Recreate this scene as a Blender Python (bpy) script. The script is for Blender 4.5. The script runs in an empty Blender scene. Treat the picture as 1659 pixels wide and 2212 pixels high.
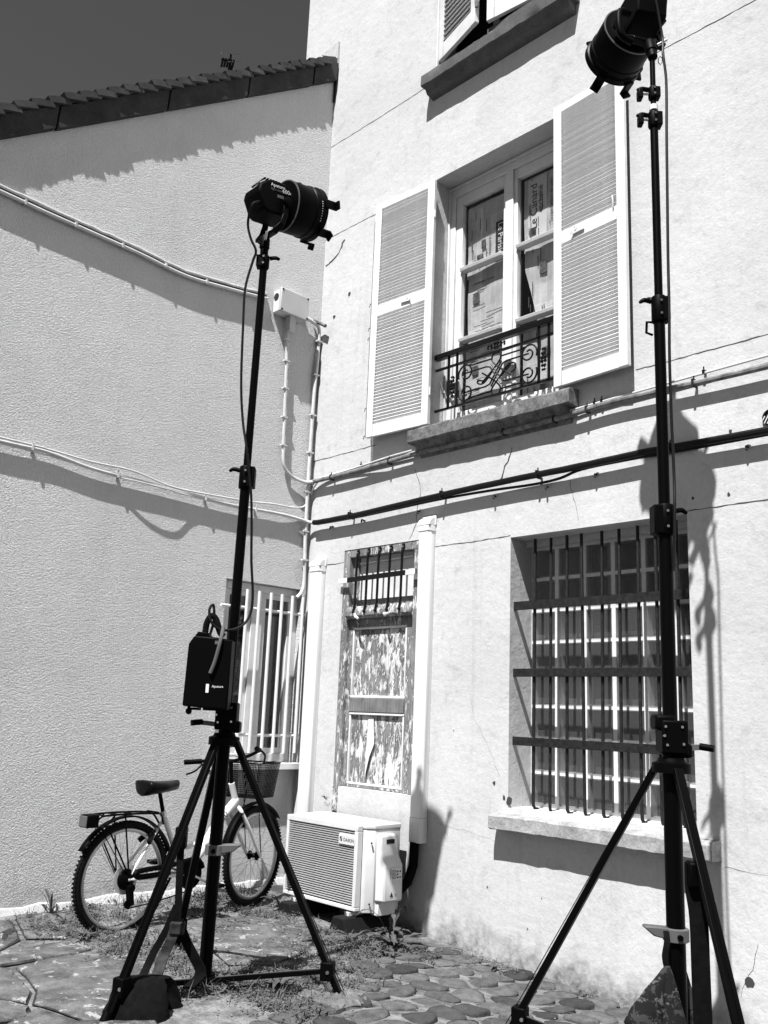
import bpy, math, random
from mathutils import Vector, Matrix
random.seed(11)
V = Vector
SC = bpy.context.scene
COL = SC.collection

# ------------------------------------------------------------------ camera
cam = bpy.data.cameras.new('camera')
cam.sensor_fit = 'HORIZONTAL'
cam.sensor_width = 36.0
cam.lens = 36.0 * 1983.41 / 1659.0
cam.clip_start = 0.05
cam.clip_end = 500.0
co = bpy.data.objects.new('camera', cam)
COL.objects.link(co)
_t, _r, _a = math.radians(12.461), math.radians(2.3163), math.radians(-46.562)
_f = V((0, math.cos(_t), math.sin(_t)))
_rt = V((1, 0, 0))
_u = _rt.cross(_f)
_rt, _u = _rt * math.cos(_r) + _u * math.sin(_r), _u * math.cos(_r) - _rt * math.sin(_r)
_X = V((math.cos(_a), math.sin(_a), 0))
_Y = V((-math.sin(_a), math.cos(_a), 0))
def _w(v):
    return V((v.dot(_X), v.dot(_Y), v.z))
_F, _R, _U = _w(_f), _w(_rt), _w(_u)
CAM = V((5.658, -4.536, 1.28))
co.matrix_world = Matrix(((_R.x, _U.x, -_F.x, CAM.x), (_R.y, _U.y, -_F.y, CAM.y), (_R.z, _U.z, -_F.z, CAM.z), (0, 0, 0, 1)))
SC.camera = co

# ------------------------------------------------------------------ sky and sun
TOSUN = V((0.35, -1.0, 1.95)).normalized()
w = bpy.data.worlds.new('World')
SC.world = w
w.use_nodes = True
wn, wl = w.node_tree.nodes, w.node_tree.links
sky = wn.new('ShaderNodeTexSky')
sky.sky_type = 'NISHITA'
sky.sun_disc = False
sky.sun_elevation = math.asin(TOSUN.z)
sky.sun_rotation = math.atan2(TOSUN.x, TOSUN.y)
sky.air_density = 1.0
sky.dust_density = 0.0
sep = wn.new('ShaderNodeSeparateColor')        # black and white film behind a red filter: only the red of the sky
wl.new(sky.outputs[0], sep.inputs[0])
bg = wn['Background']
wl.new(sep.outputs[0], bg.inputs[0])
bg.inputs[1].default_value = 0.05
sun = bpy.data.lights.new('sun', 'SUN')
sun.energy = 5.0
sun.angle = math.radians(0.5)
sun.color = (1, 1, 1)
so = bpy.data.objects.new('sun', sun)
COL.objects.link(so)
so.location = (0, -10, 20)
so.rotation_euler = TOSUN.to_track_quat('Z', 'Y').to_euler()

SC.view_settings.view_transform = 'Standard'
SC.view_settings.look = 'None'
SC.view_settings.gamma = 1.0
SC.view_settings.use_curve_mapping = False
SC.view_settings.exposure = 0.78
SC.render.engine = 'CYCLES'
SC.cycles.max_bounces = 3
SC.cycles.diffuse_bounces = 1
SC.cycles.glossy_bounces = 2
SC.cycles.transparent_max_bounces = 8

# ------------------------------------------------------------------ helpers
LOC = {}
def put(o, label=None, cat=None, group=None, kind=None):
    if label: o['label'] = label
    if cat: o['category'] = cat
    if group: o['group'] = group
    if kind: o['kind'] = kind
    return o
def thing(name, label, cat, loc=(0, 0, 0), group=None):
    o = bpy.data.objects.new(name, None)
    COL.objects.link(o)
    o.location = loc
    o.empty_display_size = 0.1
    LOC[o.name] = V(loc)
    return put(o, label, cat, group)
def off(parent):
    return LOC.get(parent.name, V((0, 0, 0))) if parent else V((0, 0, 0))
def link(name, me, parent=None, loc=None, rot=None, scale=None):
    """an object on shared mesh data, placed in world coordinates under a parent"""
    o = bpy.data.objects.new(name, me)
    COL.objects.link(o)
    o.parent = parent
    base = off(parent)
    if loc is not None: o.location = V(loc) - base
    if rot is not None: o.rotation_euler = rot
    if scale is not None: o.scale = scale
    LOC[o.name] = V(loc) if loc is not None else base
    return o

class MB:
    def __init__(self):
        self.v = []; self.f = []
    def poly(self, pts):
        n = len(self.v); self.v += [V(p) for p in pts]; self.f.append(tuple(range(n, n + len(pts)))); return self
    def obox(self, c, ax, ay, az):
        c, ax, ay, az = V(c), V(ax), V(ay), V(az); n = len(self.v)
        for sz in (-1, 1):
            for sx, sy in ((-1, -1), (1, -1), (1, 1), (-1, 1)):
                self.v.append(c + ax * sx + ay * sy + az * sz)
        flip = ax.cross(ay).dot(az) < 0
        for f in ((3, 2, 1, 0), (4, 5, 6, 7), (0, 1, 5, 4), (1, 2, 6, 5), (2, 3, 7, 6), (3, 0, 4, 7)):
            f = tuple(n + i for i in f)
            self.f.append(f[::-1] if flip else f)
        return self
    def box(self, x0, x1, y0, y1, z0, z1):
        return self.obox(((x0 + x1) / 2, (y0 + y1) / 2, (z0 + z1) / 2), ((x1 - x0) / 2, 0, 0), (0, (y1 - y0) / 2, 0), (0, 0, (z1 - z0) / 2))
    def bar(self, p, q, w, h, up=(0, 0, 1)):
        """rectangular bar from p to q, w across, h along 'up'"""
        p, q = V(p), V(q); d = (q - p); L = d.length; d.normalize()
        s = d.cross(V(up)); s.normalize(); u = s.cross(d)
        return self.obox((p + q) / 2, d * (L / 2), s * (w / 2), u * (h / 2))
    def _ring(self, c, s, u, r, n):
        i = len(self.v)
        for k in range(n):
            a = 2 * math.pi * k / n
            self.v.append(c + s * (r * math.cos(a)) + u * (r * math.sin(a)))
        return list(range(i, i + n))
    def tube(self, pts, r, n=8, closed=False, cap=True):
        pts = [V(p) for p in pts]; m = len(pts)
        rs = r if isinstance(r, (list, tuple)) else [r] * m
        t0 = (pts[1] - pts[0]).normalized()
        s = t0.orthogonal().normalized(); rings = []
        for i in range(m):
            if closed: t = (pts[(i + 1) % m] - pts[i - 1])
            else: t = pts[min(i + 1, m - 1)] - pts[max(i - 1, 0)]
            if t.length < 1e-9: t = t0.copy()
            t.normalize()
            s = s - t * s.dot(t)
            if s.length < 1e-6: s = t.orthogonal()
            s.normalize(); u = t.cross(s)
            rings.append(self._ring(pts[i], s, u, rs[i], n))
        for i in range(m if closed else m - 1):
            A, B = rings[i], rings[(i + 1) % m]
            for k in range(n):
                self.f.append((A[k], A[(k + 1) % n], B[(k + 1) % n], B[k]))
        if cap and not closed:
            self.f.append(tuple(reversed(rings[0]))); self.f.append(tuple(rings[-1]))
        return self
    def cyl(self, p, q, r, r2=None, n=14):
        return self.tube([p, q], [r, r if r2 is None else r2], n)
    def lathe(self, o, axis, prof, n=24):
        """prof: list of (distance along the axis, radius)"""
        o, axis = V(o), V(axis).normalized(); s = axis.orthogonal().normalized(); u = axis.cross(s)
        rings = [self._ring(o + axis * t, s, u, max(r, 1e-4), n) for t, r in prof]
        for A, B in zip(rings, rings[1:]):
            for k in range(n):
                self.f.append((A[k], A[(k + 1) % n], B[(k + 1) % n], B[k]))
        self.f.append(tuple(reversed(rings[0]))); self.f.append(tuple(rings[-1]))
        return self
    def prism(self, pts, d):
        pts = [V(p) for p in pts]; d = V(d); n = len(self.v); m = len(pts)
        self.v += pts + [p + d for p in pts]
        nrm = V((0, 0, 0))
        for i in range(m): nrm += pts[i].cross(pts[(i + 1) % m])
        fl = nrm.dot(d) > 0
        a = tuple(range(n, n + m)); b = tuple(range(n + m, n + 2 * m))
        self.f.append(a[::-1] if fl else a); self.f.append(b if fl else b[::-1])
        for i in range(m):
            j = (i + 1) % m
            q = (n + i, n + j, n + m + j, n + m + i)
            self.f.append(q if fl else q[::-1])
        return self
    def ball(self, c, r, n=10, sc=(1, 1, 1)):
        c = V(c); i0 = len(self.v); h = n // 2
        for i in range(h + 1):
            a = math.pi * i / h
            for k in range(n):
                b = 2 * math.pi * k / n
                self.v.append(c + V((r * sc[0] * math.sin(a) * math.cos(b), r * sc[1] * math.sin(a) * math.sin(b), r * sc[2] * math.cos(a))))
        for i in range(h):
            for k in range(n):
                self.f.append((i0 + i * n + k, i0 + (i + 1) * n + k, i0 + (i + 1) * n + (k + 1) % n, i0 + i * n + (k + 1) % n))
        return self
    def mesh(self, name, mat, base=V((0, 0, 0)), smooth=True, angle=38):
        me = bpy.data.meshes.new(name)
        me.from_pydata([tuple(p - base) for p in self.v], [], self.f)
        if mat: me.materials.append(mat)
        if smooth and me.polygons:
            me.polygons.foreach_set('use_smooth', [True] * len(me.polygons))
            me.set_sharp_from_angle(angle=math.radians(angle))
        me.update()
        return me
    def build(self, name, mat, parent=None, bevel=0, smooth=True, angle=38):
        base = off(parent)
        o = bpy.data.objects.new(name, self.mesh(name, mat, base, smooth, angle))
        COL.objects.link(o)
        o.parent = parent
        LOC[o.name] = base
        if bevel:
            b = o.modifiers.new('bevel', 'BEVEL'); b.width = bevel; b.segments = 2; b.limit_method = 'ANGLE'
        return o

def catmull(pts, k=6, closed=False):
    pts = [V(p) for p in pts]; out = []; m = len(pts)
    for i in range(m if closed else m - 1):
        p0 = pts[i - 1] if (i > 0 or closed) else pts[0]
        p1, p2 = pts[i], pts[(i + 1) % m]
        p3 = pts[(i + 2) % m] if (closed or i + 2 < m) else p2
        for j in range(k):
            t = j / k
            out.append(0.5 * ((2 * p1) + (p2 - p0) * t + (2 * p0 - 5 * p1 + 4 * p2 - p3) * t * t + (3 * p1 - p0 - 3 * p2 + p3) * t ** 3))
    if not closed: out.append(pts[-1])
    return out

# ------------------------------------------------------------------ materials (all grey: the photograph is black and white)
class NT:
    def __init__(self, name):
        self.m = bpy.data.materials.new(name); self.m.use_nodes = True
        self.t = self.m.node_tree; self.b = self.t.nodes['Principled BSDF']
        self.tc = self.t.nodes.new('ShaderNodeTexCoord').outputs['Object']
    def n(self, typ, ins=None, **kw):
        nd = self.t.nodes.new('ShaderNode' + typ)
        for k, v in kw.items(): setattr(nd, k, v)
        for k, v in (ins or {}).items():
            if hasattr(v, 'is_linked'): self.t.links.new(v, nd.inputs[k])
            else: nd.inputs[k].default_value = v
        return nd
    def mapping(self, sc, src=None):
        return self.n('Mapping', {'Vector': src or self.tc, 'Scale': sc}).outputs[0]
    def noise(self, scale, detail=4, rough=.55, vec=None, dist=0):
        return self.n('TexNoise', {'Vector': vec or self.tc, 'Scale': scale, 'Detail': detail, 'Roughness': rough, 'Distortion': dist}).outputs['Fac']
    def rng(self, v, a, b, c, d, clamp=True, interp='LINEAR'):
        return self.n('MapRange', {'Value': v, 'From Min': a, 'From Max': b, 'To Min': c, 'To Max': d}, clamp=clamp, interpolation_type=interp).outputs[0]
    def op(self, o, a, b=0.0):
        return self.n('Math', {0: a, 1: b}, operation=o).outputs[0]
    def mix(self, f, a, b):
        """float mix"""
        return self.n('Mix', {0: f, 2: a, 3: b}).outputs[0]
    def bump(self, h, strength, dist, prev=None):
        d = {'Height': h, 'Strength': strength, 'Distance': dist}
        if prev is not None: d['Normal'] = prev
        return self.n('Bump', d).outputs[0]
    def done(self, col=None, rough=None, normal=None, spec=.3, metal=0.0):
        L = self.t.links.new
        for k, v in (('Base Color', col), ('Roughness', rough), ('Normal', normal)):
            if v is None: continue
            if hasattr(v, 'is_linked'): L(v, self.b.inputs[k])
            elif k == 'Base Color': self.b.inputs[k].default_value = (v, v, v, 1)
            else: self.b.inputs[k].default_value = v
        self.b.inputs['Specular IOR Level'].default_value = spec
        self.b.inputs['Metallic'].default_value = metal
        return self.m
def mk(name, base, rough=.6, spec=.3, metal=0.0, var=0.0, vs=6, bump=0.0, bs=60, bd=.004, rnd=0.0, stretch=None):
    t = NT(name); col = base; vec = t.mapping(stretch) if stretch else None
    if rnd:
        r = t.n('ObjectInfo').outputs['Random']
        vec = t.n('VectorMath', {0: vec or t.tc, 1: t.n('CombineXYZ', {0: t.op('MULTIPLY', r, 37.0), 1: t.op('MULTIPLY', r, 91.0)}).outputs[0]}, operation='ADD').outputs[0]
    if var:
        col = t.rng(t.noise(vs, 6, .6, vec), .3, .7, base * (1 - var), base * (1 + var))
    if rnd:
        col = t.op('MULTIPLY', col, t.rng(r, 0, 1, 1 - rnd, 1 + rnd))
    nrm = t.bump(t.noise(bs, 4, .6, vec), bump, bd) if bump else None
    rg = rough
    return t.done(col, rg, nrm, spec, metal)
def m_plaster():
    t = NT('lime_plaster')
    sep = t.n('SeparateXYZ', {0: t.tc}).outputs
    big = t.rng(t.noise(.9, 4, .62), .33, .68, .54, .66)
    blot = t.rng(t.noise(6.0, 5, .78, None, .4), .54, .70, 1.0, .82)
    streak = t.op('MULTIPLY', t.rng(t.noise(1.0, 3, .6, t.mapping((11, 11, .35))), .58, .76, 1.0, .90), t.rng(t.noise(1.0, 2, .6, t.mapping((30, 30, .8))), .62, .76, 1.0, .93))
    fine = t.rng(t.noise(38, 2, .7), .3, .7, .94, 1.05)
    speck = t.rng(t.noise(55, 1, .5), .73, .78, 1.0, .62)
    c = t.op('MULTIPLY', t.op('MULTIPLY', big, blot), t.op('MULTIPLY', t.op('MULTIPLY', streak, fine), speck))
    # splashed dirt along the foot of the wall, ragged upper edge
    fall = t.op('MULTIPLY', t.op('ADD', sep[0], 2.0), .047)          # the yard falls away along the wall
    h = t.op('ADD', t.op('ADD', sep[2], fall), t.rng(t.noise(4.5, 3, .65), .3, .7, -.10, .10))
    dirt = t.op('MULTIPLY', t.rng(h, -.02, .17, 1.0, 0.0), t.rng(t.noise(22, 5, .8), .30, .58, .30, 1.0))
    c = t.mix(dirt, c, .11)
    n1 = t.bump(t.noise(14, 3, .6), .35, .012)
    n2 = t.bump(t.noise(75, 2, .65), .35, .0035, n1)
    return t.done(c, .9, n2, .15)
def m_stucco():
    t = NT('rough_render')
    sep = t.n('SeparateXYZ', {0: t.tc}).outputs
    big = t.op('MULTIPLY', t.rng(t.noise(.9, 4, .68), .3, .7, .64, .75), t.rng(t.noise(1.0, 3, .6, t.mapping((6, 6, .3))), .56, .78, 1.0, .94))
    h = t.op('ADD', sep[2], t.rng(t.noise(5, 6, .6), .3, .7, -.08, .08))
    dirt = t.op('MULTIPLY', t.rng(h, .02, .22, 1.0, 0.0), t.rng(t.noise(20, 4, .7), .35, .6, .1, .8))
    c = t.mix(dirt, t.op('MULTIPLY', big, t.rng(t.noise(52, 3, .6), .3, .7, .93, 1.06)), .25)
    worm = t.op('ADD', t.noise(105, 1, .5, None, 1.0), t.op('MULTIPLY', t.noise(14, 2, .5), .35))
    n2 = t.bump(worm, .9, .010)
    return t.done(c, .95, n2, .1)
def m_stone(name, lo, hi, sc=14, b=.5, moss=0.0):
    t = NT(name)
    c = t.rng(t.noise(sc, 8, .72), .3, .7, lo, hi)
    c = t.op('MULTIPLY', c, t.rng(t.noise(90, 3, .6), .3, .7, .8, 1.2))
    if moss:
        c = t.mix(t.rng(t.noise(7, 7, .7), .5, .62, 0, moss), c, .05)
    return t.done(c, .92, t.bump(t.noise(45, 6, .7), b, .006), .2)
def m_peel(name='peeling_paint', wood=.19, paint=.76, thr=.485, fine=2.1):
    t = NT(name)
    v = t.mapping((1, 1, .3))
    grain = t.rng(t.noise(1.0, 5, .65, t.mapping((90, 90, 3))), .3, .7, .65, 1.35)
    wd = t.op('MULTIPLY', grain, t.rng(t.noise(5, 4, .6), .3, .7, wood * .7, wood * 1.5))
    a = t.noise(13 * fine, 9, .74, v, .5)
    b = t.noise(3.5, 3, .5)
    s = t.op('ADD', a, t.op('MULTIPLY', t.op('SUBTRACT', b, .5), .35))
    p = t.rng(s, thr, thr + .02, 0, 1)
    pc = t.rng(t.noise(30, 5, .6), .3, .7, paint * .85, paint * 1.05)
    edge = t.rng(s, thr - .035, thr, 1, .35)
    edge2 = t.op('MAXIMUM', t.rng(s, thr, thr + .001, 0, 1), edge)
    c = t.mix(p, t.op('MULTIPLY', wd, edge2), pc)
    return t.done(c, .85, t.bump(t.rng(s, thr - .02, thr + .06, 0, 1), .9, .004), .2)
def m_glass(name='window_glass', refl=.9):
    t = NT(name); nt = t.t
    tr = t.n('BsdfTransparent', {'Color': (.97, .97, .97, 1)}); gl = t.n('BsdfGlossy', {'Color': (.9, .9, .9, 1), 'Roughness': .03})
    lw = t.n('LayerWeight', {'Blend': .5}).outputs['Facing']
    fac = t.op('ADD', .035, t.op('MULTIPLY', t.op('POWER', lw, 4.0), .55 * refl))
    mx = t.n('MixShader', {0: fac, 1: tr.outputs[0], 2: gl.outputs[0]})
    nt.links.new(mx.outputs[0], nt.nodes['Material Output'].inputs[0])
    return t.m
def m_news(seed, photo=.5):
    """printed newspaper: columns of grey type with white gutters, headlines and dark photo blocks"""
    t = NT('newsprint_%d' % seed)
    vec = t.n('Mapping', {'Vector': t.tc, 'Location': (seed * 1.7, seed * .9, 0), 'Rotation': (math.radians(90), 0, 0)}).outputs[0]
    br = t.n('TexBrick', {'Vector': vec, 'Color1': (.56, .56, .56, 1), 'Color2': (.47, .47, .47, 1), 'Mortar': (.68, .68, .68, 1), 'Scale': 1.0,
                          'Mortar Size': .0016, 'Mortar Smooth': .3, 'Bias': -.1, 'Brick Width': .047, 'Row Height': .15}, offset=.0, offset_frequency=2, squash=1.0)
    lines = t.n('TexWave', {'Vector': vec, 'Scale': 95.0, 'Distortion': .0}, wave_type='BANDS', bands_direction='Y').outputs['Fac']
    c = t.op('MULTIPLY', br.outputs['Color'], t.rng(lines, 0, 1, .85, 1.1))
    c = t.op('MULTIPLY', c, t.rng(t.noise(9, 4, .6), .35, .65, .85, 1.12))
    fold = t.bump(t.noise(4, 4, .5), .5, .03)
    return t.done(c, .9, fold, .1)
def m_camo():
    t = NT('camouflage_cloth')
    a = t.noise(17, 5, .7, None, .8); b = t.noise(23, 5, .7, t.mapping((1, 1, 1.3)), .5)
    c = t.rng(a, .5, .51, .012, .04)
    c = t.mix(t.rng(b, .57, .58, 0, 1), c, .085)
    return t.done(c, .9, t.bump(t.noise(260, 2, .5), .2, .001), .1)
def m_block():
    t = NT('glass_brick_glass'); nt = t.t
    tr = t.n('BsdfTransparent', {'Color': (.80, .80, .80, 1)}); gl = t.n('BsdfGlossy', {'Color': (.9, .9, .9, 1), 'Roughness': .22}); df = t.n('BsdfDiffuse', {'Color': (.16, .16, .16, 1)})
    lw = t.n('LayerWeight', {'Blend': .5}).outputs['Facing']
    a = t.n('MixShader', {0: .34, 1: tr.outputs[0], 2: df.outputs[0]})
    b = t.n('MixShader', {0: t.op('ADD', .13, t.op('MULTIPLY', t.op('POWER', lw, 2.5), .5)), 1: a.outputs[0], 2: gl.outputs[0]})
    nt.links.new(b.outputs[0], nt.nodes['Material Output'].inputs[0])
    return t.m

PLASTER = m_plaster()
STUCCO = m_stucco()
SILL = m_stone('weathered_sill_stone', .07, .27, 16, .6, .5)
CEMENT = m_stone('sill_cement', .20, .50, 12, .6)
LEDGE = m_stone('ledge_zinc_grey', .08, .14, 9, .15)
FASCIA = m_stone('old_verge_board', .028, .065, 5, .2)
TILE = mk('clay_tile', .05, .75, .35, var=.45, vs=9, bump=.35, bs=40, rnd=.4)
MORTAR = m_stone('white_mortar', .45, .62, 25, .3)
PAINT = mk('white_gloss_paint', .78, .45, .4, var=.09, vs=11, bump=.06, bs=30, bd=.003)
OLDPAINT = mk('white_paint_grubby', .72, .55, .3, var=.12, vs=10, bump=.12, bs=40, bd=.003)
SLATP = mk('shutter_slat_paint', .80, .55, .3, var=.06, vs=12)
WPVC = mk('white_plastic', .78, .35, .4, var=.03, vs=5)
GPVC = mk('grey_white_plastic', .55, .45, .4, var=.06, vs=6)
PIPE = mk('painted_conduit', .66, .5, .35, var=.12, vs=14, bump=.15, bs=70, bd=.002)
OLDPIPE = mk('flaking_painted_pipe', .19, .65, .3, var=.6, vs=22, bump=.4, bs=60, bd=.003)
CABLE = mk('black_cable', .006, .5, .2)
IRON = mk('black_wrought_iron', .005, .32, .3, bump=.2, bs=90, bd=.002)
RUST = mk('rusty_bar_paint', .013, .7, .3, var=.8, vs=45, bump=.5, bs=80, bd=.003)
PEEL = m_peel()
PEELF = m_peel('peeling_frame', .20, .72, .535, 2.6)
WOODD = m_peel('bare_rail', .17, .6, .68, 1.2)
FLAKE = mk('curled_paint_flake', .72, .8, .2, var=.1, vs=20)
GLASS = m_glass()
DARK = mk('room_shade', .012, .9, .1)  # near-black colour standing in for the shade of unlit rooms
BLOCK = m_block()
JOINT = mk('glass_brick_joint', .72, .8, .2, var=.1, vs=25, bump=.2, bs=60)
ACW = mk('air_conditioner_casing', .68, .4, .4, var=.08, vs=9)
ACD = mk('air_conditioner_inside', .02, .8, .2)
RUBBER = mk('black_rubber', .006, .85, .25, var=.3, vs=30, bump=.3, bs=80, bd=.003)
TYRE = mk('tyre_rubber', .006, .8, .12, bump=.4, bs=120, bd=.002)
CHROME = mk('bright_metal', .55, .25, .5, metal=1.0)
ALU = mk('brushed_rim', .5, .4, .5, metal=.9)
BIKEW = mk('white_bicycle_paint', .78, .3, .5)
BLK = mk('black_anodised', .0016, .40, .06)
BLKP = mk('black_plastic', .0016, .5, .05)
BLKF = mk('black_cloth', .004, .95, .1, var=.5, vs=30)
GREYP = mk('grey_plastic', .10, .5, .4)
PRINT = mk('white_print', .75, .6, .2)
INK = mk('dark_ink', .03, .7, .2)
CAMO = m_camo()
COBBLE = None
# ------------------------------------------------------------------ ground
def g(x, y):
    xx = min(max(x, 0), 4.0)
    return -.047 * xx + .035 * xx * min(max(-y, 0), 1.5) + .05 * math.exp(-(x / .22) ** 2) * (1 if x > -.5 else 0)
def grid(xs, ys, dz):
    m = MB(); idx = {}
    for i, x in enumerate(xs):
        for j, y in enumerate(ys):
            idx[i, j] = len(m.v); m.v.append(V((x, y, g(x, y) + dz)))
    for i in range(len(xs) - 1):
        for j in range(len(ys) - 1):
            m.f.append((idx[i, j], idx[i + 1, j], idx[i + 1, j + 1], idx[i, j + 1]))
    return m
def frange(a, b, s):
    n = max(1, round((b - a) / s)); return [a + (b - a) * i / n for i in range(n + 1)]
DARKGROUND = m_stone('dark_ground', .035, .06, 20, .4)  # unseen outer ground, made dark to cut light bounced onto the walls
far = [-90, -40, -15, -6, -2]
put(grid(far + frange(0, 8, .5) + [12, 20, 45, 90], [-90, -45, -20, -10] + frange(-6, 1, .5) + [5, 20, 60, 90], -.02).build('ground', DARKGROUND), kind='structure')
def m_bed():
    t = NT('earth_and_mortar')
    c = t.rng(t.noise(9, 5, .72), .32, .68, .07, .30)
    c = t.op('MULTIPLY', c, t.rng(t.noise(120, 3, .7), .3, .7, .7, 1.3))
    c = t.mix(t.rng(t.noise(2.2, 5, .6), .52, .62, 0, .5), c, .06)
    return t.done(c, .95, t.bump(t.noise(40, 4, .72), 1.0, .016), .15)
BED = m_bed()
def m_flag(name, lo, hi):
    t = NT(name)
    c = t.rng(t.noise(7, 6, .68), .3, .7, lo, hi)
    lich = t.rng(t.noise(9, 6, .75, None, .8), .57, .60, 0, .9)
    c = t.mix(lich, c, .36)
    c = t.op('MULTIPLY', c, t.rng(t.noise(130, 3, .7), .3, .7, .78, 1.22))
    pit = t.rng(t.noise(26, 5, .7), .66, .72, 1, .45)
    return t.done(t.op('MULTIPLY', c, pit), .95, t.bump(t.noise(24, 5, .72), 1.0, .014), .15)
FLAG = m_flag('worn_flagstone', .045, .19)
yard = grid(frange(-.05, 4.0, .1), frange(-3.2, .02, .1), 0)
for p in yard.v:
    p.z += .002 * math.sin(p.x * 7.1 + p.y * 3) + .002 * math.sin(p.y * 11.3 - p.x * 5)
yard = put(yard.build('paved_yard', BED), kind='structure')

# flagstones
slabs = [
 [(0.984,-2.435),(0.944,-2.287),(0.937,-2.02),(1.181,-1.995),(1.383,-1.97),(1.66,-2.005),(1.912,-2.173),(2.06,-2.29),(1.885,-2.536),(1.692,-2.563),(1.612,-2.584),(1.568,-2.605),(1.41,-2.515),(1.194,-2.465)],
 [(0.126,-2.085),(0.075,-1.90),(0.287,-1.925),(0.55,-1.985),(0.481,-2.075),(0.44,-2.155)],
 [(0.645,-2.375),(0.645,-2.242),(0.635,-2.01),(0.846,-1.99),(0.905,-2.089),(0.885,-2.267),(0.90,-2.383),(0.90,-2.49),(.75,-2.47)],
 [(0.935,-2.51),(0.98,-2.47),(1.187,-2.51),(1.395,-2.545),(1.54,-2.625),(1.468,-2.65),(1.399,-2.69),(1.15,-2.66)],
 [(1.43,-2.715),(1.531,-2.665),(1.609,-2.65),(1.742,-2.715),(1.692,-2.82),(1.5,-2.85)],
 [(0.115,-2.19),(0.15,-2.125),(0.44,-2.20),(0.60,-2.365),(.45,-2.46),(.2,-2.4)],
 [(0.60,-1.12),(0.58,-0.84),(0.79,-0.66),(1.10,-0.68),(1.30,-0.83),(1.48,-1.08),(1.62,-1.38),(1.52,-1.57),(1.25,-1.48),(.92,-1.33)],
 [(1.64,-2.62),(1.9,-2.57),(2.09,-2.32),(2.4,-2.5),(2.3,-2.9),(1.9,-3.0)],
]
def slab(pts, h):
    c = V((sum(p[0] for p in pts) / len(pts), sum(p[1] for p in pts) / len(pts)))
    m = MB(); ring = []
    for k in range(len(pts)):            # uneven broken edge
        a, b = V(pts[k]), V(pts[(k + 1) % len(pts)])
        L = (b - a).length; n = max(2, int(L / .035))
        for j in range(n):
            p = a.lerp(b, j / n)
            ring.append(p + V((random.uniform(-1, 1), random.uniform(-1, 1))) * .006)
    tilt = V((random.uniform(-.01, .01), random.uniform(-.01, .01)))
    def lift(p, dz): return V((p.x, p.y, g(p.x, p.y) + dz + tilt.dot(p - c)))
    n = len(ring); z = len(m.v)
    for s, dz in ((1.0, -.03), (1.0, h - .006), (.975, h), (.5, h + .003)):
        m.v += [lift(c + (p - c) * s, dz + (random.uniform(-.0015, .0015) if s < 1 else 0)) for p in ring]
    for r in range(3):
        for k in range(n):
            m.f.append((z + r * n + k, z + r * n + (k + 1) % n, z + (r + 1) * n + (k + 1) % n, z + (r + 1) * n + k))
    m.f.append(tuple(z + 3 * n + k for k in range(n)))
    a = sum((ring[k].x * ring[(k + 1) % n].y - ring[(k + 1) % n].x * ring[k].y) for k in range(n))
    if a < 0: m.f = [f[::-1] for f in m.f]
    return m
SOIL = mk('joint_soil', .035, .95, .1, var=.5, vs=40, bump=.5, bs=90)
for s in slabs:
    cx_, cy_ = sum(p[0] for p in s) / len(s), sum(p[1] for p in s) / len(s)
    k_ = [(cx_ + (p[0] - cx_) * (1 + .012 / max(.08, math.hypot(p[0] - cx_, p[1] - cy_))), cy_ + (p[1] - cy_) * (1 + .012 / max(.08, math.hypot(p[0] - cx_, p[1] - cy_)))) for p in s]
    MB().poly([(x, y, g(x, y) + .006) for x, y in k_]).build('joint_soil', SOIL, yard)
    slab(s, .016).build('flagstone', FLAG, yard, angle=60)

# cobbles
def m_cobble():
    t = NT('cobble_stone')
    r = t.n('ObjectInfo').outputs['Random']
    vec = t.n('VectorMath', {0: t.tc, 1: t.n('CombineXYZ', {0: t.op('MULTIPLY', r, 57.0), 1: t.op('MULTIPLY', r, 31.0)}).outputs[0]}, operation='ADD').outputs[0]
    c = t.rng(t.noise(16, 5, .66, vec), .3, .7, .035, .085)
    c = t.op('MULTIPLY', c, t.rng(r, 0, 1, .55, 1.9))
    c = t.op('MULTIPLY', c, t.rng(t.noise(150, 3, .7, vec), .3, .7, .82, 1.18))
    return t.done(c, .8, t.bump(t.noise(26, 5, .72, vec), 1.0, .014), .25)
COBBLE = m_cobble()
def in_slab(x, y):
    for s in slabs:
        ins = False; j = len(s) - 1
        for i in range(len(s)):
            if (s[i][1] > y) != (s[j][1] > y) and x < (s[j][0] - s[i][0]) * (y - s[i][1]) / (s[j][1] - s[i][1]) + s[i][0]: ins = not ins
            j = i
        if ins: return True
    return False
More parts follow.
